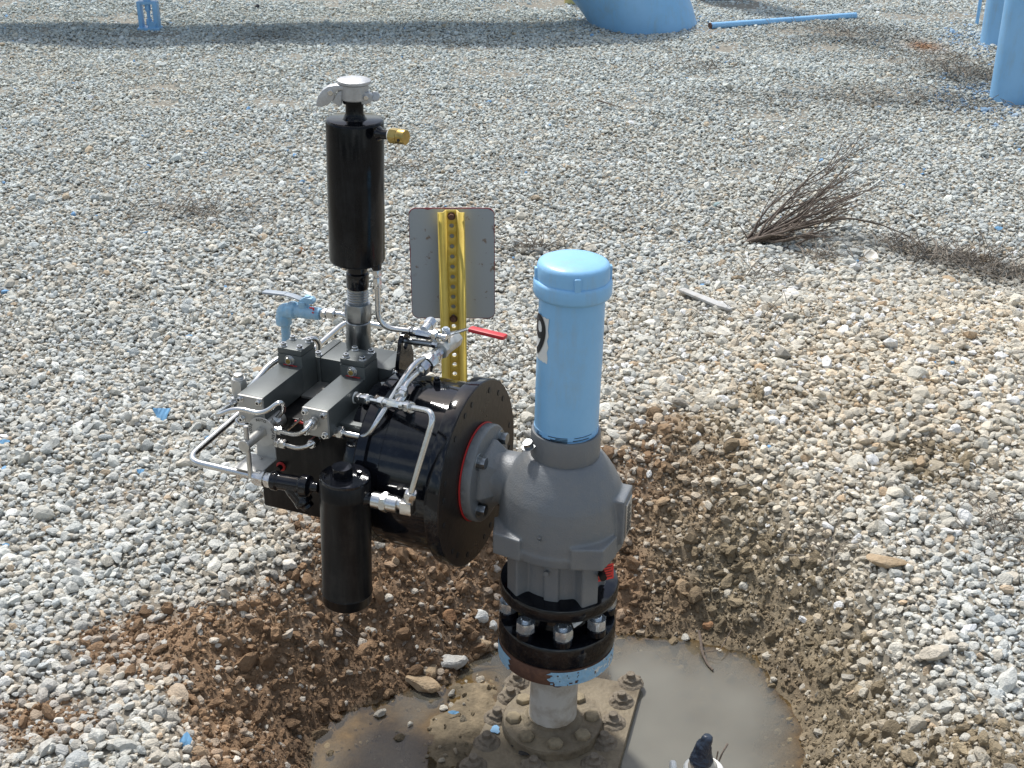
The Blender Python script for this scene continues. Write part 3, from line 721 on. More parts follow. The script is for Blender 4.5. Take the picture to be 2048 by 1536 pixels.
# ================================ control blocks
def control(a0, a1, label):
    zt = .1605
    mb = MB(); mb.abox(a0, a1, .0, .148, .104, zt); bk = build('control_block', mb, 'block', root, label, bevel=.0012)
    mb = MB(); mb.abox(a0+.0002, a1-.0002, .148, .1545, .1045, zt-.0005); ep = build('end_cover', mb, 'blockend', bk, bevel=.001)
    for aa in (a0+.0065, a1-.0065):
        for cc in (zt-.008, .111): bolt('screw', A(aa, .1545, cc), PV, .0052, .006, 'steel', bk, True, True)
    mb = MB(); mb.abox(a0-.0006, a1+.0006, -.045, .0075, .1035, .1945-.012); tw = build('tower', mb, 'block', root, bevel=.0012)
    mb = MB(); mb.abox(a0-.0001, a1+.0001, -.0445, .007, .1945-.0115, .1950); build('tower_cap', mb, 'block', tw, bevel=.0015)
    mb = MB(); mb.tube([A(a0+.012, .0085, .1608), A(a0+.025, .009, .1615), A(a0+.042, .0085, .1608)], .0011, .01, 6); build('sealant', mb, 'gasket', tw)
    for aa in (a0+.009, a1-.008):
        for b_ in (-.002, -.037): bolt('screw', A(aa, b_, .195), UP, .0055, .0065, 'steel', tw, True, True)
    q = A((a0+a1)/2, .0075, .1715); bolt('fitting_plug', q, PV, .008, .006, 'steel', tw, True)
    mb = MB(); mb.cyl(q+PV*.007, q+PV*.0085, .0048, 16); build('brass_insert', mb, 'brass', tw)
control(-.2705, -.2185, 'dark grey control block nearer the drum')
control(-.4085, -.3555, 'dark grey control block nearer the blue ball valve')
mb = MB(); mb.abox(-.348, -.222, -.135, -.050, .1005, .158); rb = build('rear_block', mb, 'block', root, bevel=.0015)
for (a0, a1) in ((-.366, -.3485), (-.2215, -.190)):
    mb = MB(); mb.abox(a0, a1, -.137, -.048, .104, .1595); build('end_cap', mb, 'block', rb, bevel=.0015)
for (b_, c_) in ((-.058, .15), (-.065, .122), (-.12, .15)): bolt('screw', A(-.190, b_, c_), D, .006, .007, 'steel', rb, True, True)
bolt('screw', A(-.357, -.058, .1595), UP, .006, .006, 'steel', rb, True, True)
mb = MB(); mb.abox(-.355, -.27, -.05, .02, .1005, .106); build('spacer_plate', mb, 'dullsteel', root, bevel=.001)

# ================================ tall cylinder on its coupling
cb0 = A(-.2835, -.09, .158); ct = A(-.2647, -.09, .6351); CAX = (ct-A(-.2835, -.09, .169)).normalized()
def cp(h): return cb0+CAX*h
def chh(py): return (L(713, py, b=-.09).z-cb0.z)/CAX.z
H0 = 0
mb = MB(); mb.hex(cp(0), cp(.016), .028, rot=.1); mb.lathe(cp(.015), CAX, [(.0235, 0), (.0245, .002), (.0245, chh(640)-.016), (.022, chh(640)-.014)], 40)
cl = build('coupling', mb, 'zinc', root)
mb = MB(); mb.hex(cp(chh(637)), cp(chh(604)), .0275, rot=.30); build('coupling_nut', mb, 'zinc', root)
mb = MB(); mb.lathe(cp(chh(604)), CAX, [(.0195, 0), (.0195, chh(575)-chh(604))], 36)
for i in range(5): mb.lathe(cp(chh(600-i*5)), CAX, [(.0195, -.0012), (.0208, 0), (.0195, .0012)], 36, cap=(0, 0))
build('threaded_nipple', mb, 'zinc', root)
mb = MB(); mb.lathe(cp(chh(575)), CAX, [(.0200, 0), (.0218, .003), (.0218, chh(545)-chh(575)), (.0195, chh(542)-chh(575)), (.0195, chh(525)-chh(575))], 36); build('black_collar', mb, 'black', root)
RC = .0532; h0, h1 = chh(521), chh(238)
mb = MB(); mb.lathe(cp(h0), CAX, [(RC-.006, 0), (RC-.0015, .002), (RC, .006), (RC, h1-h0-.005), (RC-.0015, h1-h0-.0012), (RC-.005, h1-h0)], 96); cyl = build('tank', mb, 'black_tank', root, sharp=55)
mb = MB(); mb.lathe(cp(h1-.001), CAX, [(.024, 0), (.020, .004), (.0165, .012), (.0165, .030), (.0215, .031), (.0215, .040), (.018, .041)], 40); build('filler_neck', mb, 'black_tank', cyl)
mb = MB(); q0 = L(742, 330, b=-.09+.045); 
mb = MB(); q = cp(h1+.036)
mb.lathe(q, CAX, [(.0235, 0), (.0255, .002), (.0262, .006), (.0262, .028), (.024, .029)], 48)
capb = build('filler_cap', mb, 'castal', root)
mb = MB(); t = q+CAX*.0295; mb.lathe(t, CAX, [(.028, 0), (.0305, .001), (.0305, .0055), (.029, .0065), (.012, .0075)], 48); lid = build('cap_lid', mb, 'castal', capb)
# cam arm of the cap, hinge on the far side
XV = Vector((1, 0, 0)); YV_ = Vector((0, 1, 0))
def capL(px, py, yy=-.01): return L(px, py, y=q.y+yy)
mb = MB(); poly = [capL(700, 169), capL(672, 168), capL(657, 171), capL(645, 179), capL(637, 191), capL(633, 208), capL(634, 210.5), capL(648, 210.5), capL(660, 205), capL(668, 196), capL(672, 184), capL(678, 178.5), capL(700, 179)]
mb.prism(poly, YV_*.020); build('cam_arm', mb, 'castal', capb, bevel=.0015)
mb = MB(); mb.prism([capL(676, 182), capL(684, 180), capL(684, 209), capL(678, 211), capL(664, 203)], YV_*.012); build('arm_bracket', mb, 'castal', capb, bevel=.0015)
a_ = capL(660.5, 186, -.022); mb = MB(); mb.cyl(a_, a_+YV_*.024, .0052, 20); build('hinge_pin', mb, 'steel', capb)
mb = MB(); mb.prism([capL(722, 184), capL(738, 184), capL(745, 189), capL(745, 200), capL(738, 206), capL(724, 207)], YV_*.014); mb.cyl(capL(750, 193, -.004), capL(750, 193, .016), .009, 18); build('hinge', mb, 'castal', capb, bevel=.002)
a_ = capL(732, 196, -.021); mb = MB(); mb.cyl(a_, a_+YV_*.015, .0045, 20); build('hinge_pin', mb, 'steel', capb)
# brass relief valve
r0 = L(764, 268, b=-.06); r1 = L(813, 275, b=-.055); dv = (r1-r0).normalized(); ln = (r1-r0).length
def rpnt(f): return r0+dv*ln*f
mb = MB(); mb.cyl(rpnt(-.25), rpnt(.30), .0085, 24); mb.lathe(rpnt(-.12), dv, [(.0135, 0), (.0085, .007)], 24); build('side_port', mb, 'black', cyl)
mb = MB(); mb.cyl(rpnt(.29), rpnt(.37), .0105, 22); build('thread_tape', mb, 'tape', root)
mb = MB(); mb.hex(rpnt(.36), rpnt(.66), .0145, rot=.5); mb.lathe(rpnt(.66), dv, [(.0110, 0), (.0128, .0005), (.0135, .003), (.0135, ln*.31), (.0125, ln*.33), (.002, ln*.33)], 36); bv = build('relief_valve', mb, 'brass', root)
mb = MB(); hq = rpnt(.80)+PV*.0125-UP*.003; mb.cyl(hq, hq+PV*.0022, .0028, 14); build('vent_hole', mb, 'ink', bv)

# ================================ tubing and fittings
def tube(pts, r, bend=.02, m_='steel', name='tube', label=None): mb = MB(); mb.tube(pts, r, bend, 16); return build(name, mb, m_, root, label, sharp=60)
def fitting(p, q, r, m_='steel', body=True, name='tube_fitting'):
    """compression fitting between p and q: nut, neck, body hex"""
    p = Vector(p); q = Vector(q); d = q-p; mb = MB()
    mb.cyl(p, p+d*.12, r*.86, 18); mb.hex(p+d*.10, p+d*.55, r, rot=.15)
    if body: mb.cyl(p+d*.54, p+d*.66, r*.68, 18); mb.hex(p+d*.64, p+d*.92, r*.95, rot=.15); mb.cyl(p+d*.9, q, r*.75, 18)
    else: mb.cyl(p+d*.54, q, r*.8, 18)
    return build(name, mb, m_, root)
# big tube from the strainer, left, then back along the housing
T0 = L(*Z(480, 1256), b=.205); T1 = L(*Z(38, 1158), b=.205); T1.z = T0.z+.002
c_t = (T1-O).dot(UP)
T2 = L(*Z(620, 655), c=c_t+.04); T3 = L(*Z(1070, 258), c=c_t+.07)
tube([T0, T1, T1.lerp(T3, .4), T3, T3+D*.10], .0067, .035, name='supply_tube')
fitting(L(*Z(478, 1256), b=.205), L(*Z(600, 1285), b=.205), .0165)
# plug / elbow fitting left of the outer block
q = L(*Z(385, 735), b=.11); mb = MB(); mb.hex(q, q+UP*.032, .0155, rot=.4); mb.cyl(q+UP*.031, q+UP*.036, .0135, 24); mb.lathe(q+UP*.036, UP, [(.010, 0), (.0105, .001), (.009, .003), (.009, .008), (.007, .009)], 20); build('plug_fitting', mb, 'dullsteel', root)
mb = MB(); mb.box(q-UP*.010+PV*.004, D, PV, UP, .011, .014, .010); build('elbow_body', mb, 'steel', root, bevel=.002)
fitting(q-UP*.006+PV*.036, q-UP*.006+PV*.014, .0095, body=False)
S0 = q-UP*.002-PV*.012
tube([S0, L(*Z(470, 665), b=.03), L(*Z(560, 555), b=-.03), L(*Z(640, 500), b=-.06), L(*Z(790, 385), b=-.13), L(*Z(868, 372), b=-.15), L(*Z(890, 410), b=-.155), L(*Z(888, 500), b=-.15)], .0062, .018)
# small instrument tubes round the selector
U0 = q-UP*.006+PV*.034
tube([U0, L(*Z(215, 876), b=.215), L(*Z(360, 816), b=.205), L(*Z(530, 862), b=.20), L(*Z(648, 768), b=.185), L(*Z(668, 830), b=.165), L(*Z(600, 908), b=.125)], .0044, .022)
fitting(L(*Z(625, 890), b=.14), L(*Z(585, 925), b=.12), .0085, body=False)
tube([L(*Z(408, 868), b=.13), L(*Z(360, 900), b=.145), L(*Z(378, 922), b=.145), L(*Z(450, 928), b=.14)], .0040, .012)
fitting(L(*Z(398, 876), b=.135), L(*Z(432, 850), b=.11), .0085, body=False)
tube([L(*Z(838, 915), b=.19), L(*Z(800, 968), b=.215), L(*Z(740, 992), b=.20), L(*Z(640, 968), b=.17)], .0041, .022)
fitting(L(*Z(820, 935), b=.192), L(*Z(862, 895), b=.157), .0098); mb = MB(); e0 = A(-.2475, .1545, .133); mb.hex(e0, e0+PV*.008, .0135); build('fitting_hex', mb, 'dullsteel', root)
fitting(L(*Z(655, 970), b=.165), L(*Z(610, 958), b=.165), .0088, body=False)
tube([L(*Z(855, 1040), b=.155), L(*Z(822, 1062), b=.165), L(*Z(760, 1078), b=.165), L(*Z(670, 1055), b=.16)], .0043, .022)
fitting(L(*Z(835, 1055), b=.16), L(*Z(900, 1000), b=.12), .0095); fitting(L(*Z(683, 1054), b=.16), L(*Z(612, 1042), b=.16), .0100)
mb = MB(); mb.tube([L(*Z(690, 960), b=.11), L(*Z(775, 888), b=.105)], .0025, .01, 8); build('small_rod', mb, 'steel', root)
# tube from under the inner block up past the tee
G0 = L(*Z(1030, 975), b=.125); cG = (G0-O).z
tube([L(*Z(1036, 976), b=.125), L(*Z(1190, 1010), b=.125), L(*Z3(470, 1270), b=.118), L(*Z3(600, 1060), b=.085), L(*Z3(790, 750), b=.03), L(*Z3(880, 640), b=-.01), L(*Z3(960, 600), b=-.04)], .0056, .045)
fitting(L(*Z(1055, 981), b=.125), L(*Z(980, 968), b=.125), .0125, body=False)
# tee beside the inner block
t0 = L(*Z3(255, 998), a=-.2180); bT = (t0-O).dot(PV); cT = (t0-O).z
def TA(px_): return L(*Z3(px_, 1000+(px_-255)*.175), b=bT+(px_-255)*.000125)
bN = bT+.055
mb = MB(); mb.cyl(t0, t0+D*.003, .0115, 20); build('thread_tape', mb, 'tape', root)
fitting(TA(415), TA(275), .0112)
tube([TA(400), TA(540)], .0056)
fitting(TA(510), TA(620), .0118, body=False)
mb = MB(); mb.hex(TA(600), TA(745), .0098, rot=.52); tpc = TA(690); mb.cyl(tpc, tpc-PV*.020+UP*.006, .0095, 18); build('tee', mb, 'steel', root, label='stainless tee on the tube beside the inner block')
fitting(TA(838), TA(735), .0118, body=False)
qo = L(822, 985, b=.2)
tube([TA(825), L(*Z3(1075, 1150), b=bT+.105), L(822, 985, b=.20)], .0058, .028, label='bright tube looping from the tee down to the black canister')
fitting(L(822, 984, b=.2), L(818, 1006, b=.2), .0122, body=False)
q1 = L(815, 1010, b=.2); mb = MB(); mb.box(q1-UP*.003, D, PV, UP, .011, .011, .012); mb.cyl(q1-UP*.004, L(795, 1006, b=.2), .0105, 20); build('elbow_body', mb, 'steel', root, bevel=.003)
mb = MB(); k0 = L(798, 1010, b=.2); k1 = L(745, 999, b=.2); dk = (k1-k0).normalized(); lk = (k1-k0).length
mb.lathe(k0, dk, [(.0135, 0), (.0155, .001), (.0155, lk*.40), (.0155, lk*.62), (.0152, lk*.95), (.0125, lk)], 32); mb.hex(k0+dk*lk*.40, k0+dk*lk*.62, .0195); build('union_coupling', mb, 'steel', root)
# branch going back to the lever valve
B0 = L(*Z3(733, 955), b=bT-.030)
fitting(L(*Z3(748, 925), b=bN-.040), L(*Z3(712, 1000), b=bN-.012), .0118, body=False)
B1 = L(*Z3(905, 735), b=-.015)
tube([L(*Z3(745, 930), b=bN-.038), L(*Z3(800, 830), b=.035), B1], .0062, .03)
V0 = L(*Z3(1135, 520), b=-.10); dvb = (V0-B1).normalized(); lv = (V0-B1).length
mb = MB(); mb.cyl(B1-dvb*.004, B1+dvb*.006, .0115, 18); mb.hex(B1+dvb*.005, B1+dvb*.026, .0150); mb.hex(B1+dvb*.028, B1+dvb*.050, .0185, rot=.5); build('union_nut', mb, 'steel', root)
mb = MB(); mb.cyl(B1+dvb*.050, B1+dvb*.062, .0125, 20); mb.hex(B1+dvb*.060, B1+dvb*.078, .0128); mb.cyl(B1+dvb*.076, B1+dvb*.094, .0095, 18); mb.hex(B1+dvb*.090, B1+dvb*lv*.96, .0125); build('check_valve', mb, 'steel', root)
V1 = L(*Z3(1290, 400), b=-.185)
mb = MB(); dd_ = (V1-V0).normalized(); l2 = (V1-V0).length
mb.hex(V0-dd_*.006, V0+dd_*.012, .0165); mb.cyl(V0+dd_*.010, V0+dd_*(l2*.62), .0145, 28); mb.hex(V0+dd_*(l2*.60), V1+dd_*.002, .0150); bvv = build('ball_valve', mb, 'dullsteel', root, label='stainless ball valve with red lever')
sb = L(*Z3(1188, 420), b=-.125); mb = MB(); mb.cyl(sb-UP*.020, sb+UP*.008, .0085, 20); mb.hex(sb+UP*.008, sb+UP*.014, .0105); build('stem', mb, 'steel', bvv)
mb = MB(); mb.hex(sb+UP*.014, sb+UP*.026, .0088); mb.cyl(sb+UP*.025, sb+UP*.029, .0055, 16); build('stem_nut', mb, 'chrome', bvv)
lv0 = L(*Z3(1180, 352), b=-.125); lv1 = L(*Z3(1280, 335), b=-.125); lv2 = L(*Z3(1420, 292), b=-.125); lv3 = L(*Z3(1800, 382), b=-.115)
mb = MB()
for p0, p1, w0 in ((lv0, lv1, .010), (lv1, lv2, .0075), (lv2, lv2.lerp(lv3, .3), .0070)):
    ax = (p1-p0).normalized(); sd_ = ax.cross(UP).normalized(); up_ = sd_.cross(ax); mb.box((p0+p1)/2, ax, sd_, up_, (p1-p0).length/2+.001, w0, .0016)
build('lever', mb, 'steel', bvv, bevel=.0006)
ax = (lv3-lv2).normalized(); sd_ = ax.cross(UP).normalized(); up_ = sd_.cross(ax); mb = MB()
mb.box((lv2.lerp(lv3, .03)+lv3)/2, ax, sd_, up_, (lv3-lv2).length*.485, .0088, .0042); build('grip', mb, 'red', bvv, bevel=.0035)
# tube down from the tank, second tee
pd = L(753, 527, b=-.085); mb = MB(); mb.cyl(pd-UP*.012, pd+UP*.006, .0095, 20); build('drain_port', mb, 'black', cyl)
p1_ = L(754, 543, b=-.085); p2_ = L(755, 575, b=-.085); fitting(p2_, p1_+UP*.006, .0095)
W2 = L(757, 655, b=-.085); W3 = L(830, 663, b=-.10)
tube([p2_, W2, W3], .0056, .045)
fitting(L(820, 662, b=-.10), L(836, 665, b=-.10), .0115, body=False)
mb = MB(); mb.hex(L(834, 665, b=-.10), L(862, 670, b=-.10), .0102, rot=.52); q = L(848, 662, b=-.10); mb.cyl(q, q-PV*.022+UP*.004, .0095, 18); mb.hex(q-PV*.018+UP*.003, q-PV*.036+UP*.006, .0118); build('tee', mb, 'steel', root, label='stainless tee behind the lifting lug')
fitting(L(876, 672, b=-.10), L(858, 669, b=-.10), .0115, body=False)
tube([L(872, 671, b=-.10), L(893, 675, b=-.10)], .0056)
tube([L(800, 680, b=-.10), L(866, 689, b=-.10)], .0060, m_='zinc')
mb = MB(); q = L(866, 688, b=-.10); mb.hex(q, q+D*.012, .0085); build('tube_fitting', mb, 'steel', root)
# lifting lug
aL = -.182
def LG(X, Y): return L(*Z3(X, Y), a=aL)
hc = LG(757, 440); bh = (hc-O).dot(PV); ch_ = (hc-O).z; n1 = 24
outer = []; inner = []
for i in range(n1):
    a = 2*math.pi*i/n1; inner.append((bh+.0105*math.cos(a), ch_+.0125*math.sin(a)))
    if math.sin(a) >= -.01: outer.append((bh+.020*math.cos(a), ch_+.021*math.sin(a)))
    else:
        k = math.cos(a); outer.append((bh+.0+.034*k*(1 if abs(k) > .3 else 1), ch_-.085*min(1, abs(math.sin(a))*1.6)))
vs = []; 
for s_ in (-.004, .004):
    vs += [A(aL+s_, b_, c_) for b_, c_ in outer]+[A(aL+s_, b_, c_) for b_, c_ in inner]
fs = []
for i in range(n1):
    j = (i+1) % n1
    fs += [(i, j, n1+j, n1+i), (2*n1+i, 3*n1+i, 3*n1+j, 2*n1+j), (i, 2*n1+i, 2*n1+j, j), (n1+i, n1+j, 3*n1+j, 3*n1+i)]
mb = MB(); mb.add(vs, fs); build('lifting_lug', mb, 'black', root, sharp=40)

# ================================ canister and strainer
fc0 = L(690, 955, b=.20); fc1 = L(695, 1200, b=.20); fax = (fc0-fc1).normalized(); fl = (fc0-fc1).length; RF = .0465
mb = MB(); mb.lathe(fc1, fax, [(RF-.004, 0), (RF, .004), (RF, .022), (RF+.0018, .025), (RF, .029), (RF, fl-.034), (RF+.0012, fl-.030), (RF, fl-.027), (RF, fl-.002), (RF-.002, fl)], 80)
can = build('canister', mb, 'black_dusty', root, sharp=55, label='black filter canister hanging beside the drum')
mb = MB(); mb.lathe(fc0-fax*.001, fax, [(RF-.001, 0), (RF-.001, .0045), (RF-.003, .006)], 80); build('lid', mb, 'black', can)
q = fc0+fax*.004-D*.006; mb = MB(); mb.hex(q, q+fax*.018, .020, rot=.3); build('lid_nut', mb, 'black', can)
q = fc0+fax*.004+D*.020-PV*.016; mb = MB(); mb.cyl(q, q+fax*.005, .005, 16); build('bleed_screw', mb, 'black', can)
mb = MB(); k2 = L(722, 992, b=.2); mb.cyl(k1+dk*-.002, k2+dk*.02, .0125, 24); mb.lathe(k1+dk*.004, dk, [(.0125, 0), (.017, .012), (.02, .02)], 24); build('outlet_port', mb, 'black', can)
s0 = L(*Z(590, 1280), b=.205); s1 = L(*Z(890, 1330), b=.20); ds = (s1-s0).normalized(); ls = (s1-s0).length
mb = MB(); mb.lathe(s0, ds, [(.016, 0), (.0185, .002), (.0185, .012), (.0155, .014), (.0155, ls*.50), (.0155, ls*.62), (.020, ls*.64), (.020, ls*.80), (.015, ls*.82), (.010, ls*.86), (.010, ls)], 36)
yb0 = s0+ds*ls*.36; ydir = (ds*.62-UP*.78).normalized(); mb.lathe(yb0, ydir, [(.014, 0), (.0165, .015), (.0165, .038), (.018, .040), (.018, .048), (.013, .050)], 30); mb.hex(yb0+ydir*.050, yb0+ydir*.060, .0125)
st = build('y_strainer', mb, 'black', root); r_ = st.modifiers.new('remesh', 'REMESH'); r_.mode = 'VOXEL'; r_.voxel_size = .0016; r_.use_smooth_shade = True
r2 = st.modifiers.new('smooth', 'SMOOTH'); r2.iterations = 2
# ================================ selector dial, shaft, bracket
dc = L(*Z(528, 968), b=.160); da, dcz = (dc-O).dot(D), (dc-O).z; RDI = .0295
mb = MB(); mb.lathe(dc, PV, [(RDI, 0), (RDI, .0022), (.001, .0022)], 64); dial = build('selector_dial', mb, 'dial', root, sharp=25)
def ringtext(txt, ang, flip=False, size=.0078):
    for i, chx in enumerate(txt):
        a = ang-(i-(len(txt)-1)/2)*.235
        v, f = textmesh(chx, size, .0002); r = RDI*.83; vs = []
        for (x_, y_) in v:
            uu = r*math.cos(a)+x_*math.sin(a)+y_*math.cos(a); vv = r*math.sin(a)-x_*math.cos(a)+y_*math.sin(a)
            vs.append(dc+PV*.0027+D*uu+UP*vv)
        mb = MB(); mb.add(vs, f); yield mb
big = MB()
for txt, ang in (('AUTO', R(90)), ('OPEN', R(0)), ('CLOSE', R(180))):
    for t_ in ringtext(txt, ang): big.add(t_.v, t_.f)
build('lettering', big, 'ink', dial, flat=True)
mb = MB(); mb.hex(dc+PV*.002, dc+PV*.009, .0115); build('shaft_nut', mb, 'dullsteel', dial)
sk = L(*Z(459, 1030), b=.20); mb = MB(); axd = (sk-dc).normalized(); axd = (PV*1.0+axd*.0).normalized(); sk = dc+PV*.062
mb.cyl(dc+PV*.002, sk, .0098, 32); mb.cyl(sk, sk+PV*.003, .0120, 36); shaft = build('selector_shaft', mb, 'dullsteel', root)
hp = sk-PV*.010; mb = MB(); mb.cyl(hp-UP*.072, hp+UP*.036, .0048, 16); build('selector_handle', mb, 'dullsteel', root)
bx = MB(); bx.abox(da-.020, da+.021, .152, .1545, dcz-.058, dcz-.010); bx.abox(da-.036, da+.021, .152, .212, dcz-.0605, dcz-.058)
build('selector_bracket', bx, 'dial', root, bevel=.0006)
mb = MB(); mb.cyl(A(da, .100, dcz), A(da, .158, dcz), .017, 30); build('pilot_valve', mb, 'dullsteel', root)
bolt('bracket_screw', A(da-.006, .165, dcz-.058), UP, .003, .003, 'steel', root, False)

# ================================ small blue painted ball valve behind
bb_ = -.20
def LB(X, Y, b=bb_): return L(500+X/7.877, 560+Y/7.877, b=b)
mb = MB(); bot = LB(566, 1010); top = LB(548, 560); mb.cyl(bot-UP*.12, top, .0098, 24); bp = build('blue_riser', mb, 'bluevalve', root)
e0_, e1_, e2_ = LB(540, 700), LB(535, 480), LB(720, 480)
mb = MB(); mb.lathe(e0_, UP, [(.015, 0), (.017, .002), (.017, .020), (.0150, .022), (.0150, .030)], 30); mb.tube([e0_+UP*.02, e1_, e2_], [.0155, .016, .0165], .03, 24); mb.lathe(LB(720, 480)-D*.016, D, [(.0165, 0), (.0185, .003), (.0185, .016), (.016, .018)], 28)
v0_, v1_ = LB(700, 480), LB(1120, 540); dd2 = (v1_-v0_).normalized(); l3 = (v1_-v0_).length
mb.lathe(v0_, dd2, [(.013, 0), (.0145, .004), (.0140, l3*.5), (.0135, l3*.9), (.0118, l3)], 28); mb.box(LB(850, 420), D, PV, UP, .008, .010, .014)
bvo = build('blue_ball_valve', mb, 'bluevalve', root, label='small ball valve thickly brushed with pale blue paint')
r_ = bvo.modifiers.new('remesh', 'REMESH'); r_.mode = 'VOXEL'; r_.voxel_size = .0018; r_.use_smooth_shade = True
mb = MB(); mb.prism([LB(800, 340), LB(1010, 370), LB(1020, 320), LB(990, 280), LB(880, 255), LB(800, 300)], PV*.016); build('stem_cover', mb, 'bluevalve', bvo, bevel=.002)
q = LB(912, 310); mb = MB(); mb.hex(q, q+UP*.009, .0068); build('stem_nut', mb, 'bluevalve', bvo)
mb = MB(); pts = [(225, 185), (560, 220), (680, 250), (800, 300)]
for i in range(3):
    p0, p1 = LB(*pts[i]), LB(*pts[i+1]); ax = (p1-p0).normalized(); sd_ = ax.cross(UP).normalized(); up_ = sd_.cross(ax); mb.box((p0+p1)/2, ax, sd_, up_, (p1-p0).length/2+.001, .0085, .0024 if i == 0 else .0016)
build('lever', mb, 'greyp', bvo, bevel=.001)
fitting(LB(1360, 535), LB(1130, 535), .0118)
tube([LB(1350, 530), LB(1480, 545), LB(1560, 620), LB(1600, 800)], .0058, .02)
mb = MB(); v_ = LB(978, 470, bb_+.0142); 
for (x_, y_, w_2) in ((955, 440, .003), (985, 445, .004), (1000, 470, .002), (990, 515, .002)): mb.box(LB(x_, y_, bb_+.0142), D, PV, UP, w_2, .0006, .0015)
build('red_smear', mb, 'red', bvo)

# ================================================================ sign on its yellow post
YS = 2.75
def SL(px, py, dy=0): return L(px, py, y=YS+dy)
sgc = SL(905, 530); base = Vector((sgc.x, YS, gz(sgc.x, YS)))
sg = empty('sign_post', base, 'back of small grey sign bolted to a yellow perforated post behind the drum', 'sign')
wS = (SL(990, 530).x-SL(821, 530).x)/2; hS = (SL(905, 421).z-SL(905, 641).z)/2; rc = .016; pts = []
for sx_, sz_, a0 in ((1, 1, 0), (-1, 1, 90), (-1, -1, 180), (1, -1, 270)):
    for k in range(7):
        a = R(a0+k*15); pts.append(Vector((sgc.x+sx_*(wS-rc)+rc*math.cos(a), YS+.006, sgc.z+sz_*(hS-rc)+rc*math.sin(a))))
mb = MB(); mb.prism(pts, Vector((0, .002, 0))); pnl = build('sign_panel', mb, 'signback', sg, sharp=20)
mb = MB(); n_ = len(pts); vs = []; fs = []; rg = random.Random(4); per = []
for i in range(n_):
    a_, b_ = pts[i], pts[(i+1) % n_]; k = max(1, int((b_-a_).length/.004))
    for j in range(k): per.append(a_.lerp(b_, j/k))
for i, p_ in enumerate(per):
    dx_ = Vector((p_.x-sgc.x, 0, p_.z-sgc.z)); inn = -dx_.normalized()
    wgt = 1.0 if (p_.x > sgc.x+.04 and p_.z > sgc.z) or p_.z > sgc.z+hS*.93 else .35
    wd = .0006+wgt*.0045*max(0, float(fbm(np.array([p_.x*60]), np.array([p_.z*60]), 1.0, 2, 3)[0]))+.0008*rg.random()*wgt
    vs += [p_-inn*.0004-Vector((0, .0014, 0)), p_+inn*wd-Vector((0, .0014, 0)), p_-inn*.0004+Vector((0, .0014, 0))]
for i in range(len(per)):
    j = (i+1) % len(per); fs += [(3*i, 3*j, 3*j+1, 3*i+1), (3*i, 3*i+2, 3*j+2, 3*j)]
mb.add(vs, fs); build('red_edge', mb, 'redpaint', pnl, flat=True)
px0 = SL(905, 421).z+.004; ww = .0118; dep_ = .017; fw = .0285; hp_ = .0243
zt = SL(905, 419).z; zbot = base.z-.25; nh = int((zt-zbot)/hp_); mb = MB(); xc = sgc.x
yw = YS+.002; yf = YS-dep_
for k in range(nh):      # web cells with a round hole each
    zc = zt-.0135-hp_*k; vs = []; nn = 16
    for i in range(nn):
        a = 2*math.pi*(i+.5)/nn; ca, sa = math.cos(a), math.sin(a); s_ = 1/max(abs(ca), abs(sa))
        vs.append((xc+ca*s_*ww, yw, zc+sa*s_*hp_/2))
    for i in range(nn):
        a = 2*math.pi*(i+.5)/nn; vs.append((xc+.0052*math.cos(a), yw, zc+.0052*math.sin(a)))
    # square outline needs its corners
    fs = [(i, (i+1) % nn, nn+(i+1) % nn, nn+i) for i in range(nn)]
    mb.add(vs, fs)
    for sx_ in (-1, 1):
        for sz_ in (-1, 1):
            i0 = [i for i in range(nn) if (vs[i][0]-xc)*sx_ > 0 and (vs[i][2]-zc)*sz_ > 0]
            e1_ = max(i0, key=lambda i: abs(vs[i][2]-zc)-abs(vs[i][0]-xc)); 
            cand = sorted(i0, key=lambda i: (vs[i][0]-xc-sx_*ww)**2+(vs[i][2]-zc-sz_*hp_/2)**2)[:2]
            mb.add([vs[cand[0]], (xc+sx_*ww, yw, zc+sz_*hp_/2), vs[cand[1]]], [(0, 1, 2)])
z0_ = zt-.0135-hp_*(nh-1)-hp_/2; z1_ = zt-.0135+hp_/2
for sx_ in (-1, 1):
    prof = [(ww, yw), (ww+.006, yf), (fw, yf), (fw, yf-.0015)]
    for (xa, ya), (xb, yb) in zip(prof[:-1], prof[1:]):
        mb.add([(xc+sx_*xa, ya, z0_), (xc+sx_*xb, yb, z0_), (xc+sx_*xb, yb, z1_), (xc+sx_*xa, ya, z1_)], [(0, 1, 2, 3)])
po = build('post', mb, 'yellow', sg, sharp=20)
bm_ = bmesh.new(); bm_.from_mesh(po.data); bmesh.ops.remove_doubles(bm_, verts=bm_.verts, dist=.0002); bmesh.ops.recalc_face_normals(bm_, faces=bm_.faces); bm_.to_mesh(po.data); bm_.free()
so_ = po.modifiers.new('solid', 'SOLIDIFY'); so_.thickness = .0026; so_.offset = 0
for py in (432, 637):
    q = SL(905, py); q = Vector((xc, yw-.003, q.z)); bolt('sign_bolt', q, (0, -1, 0), .0068, .007, 'rust', sg, True)

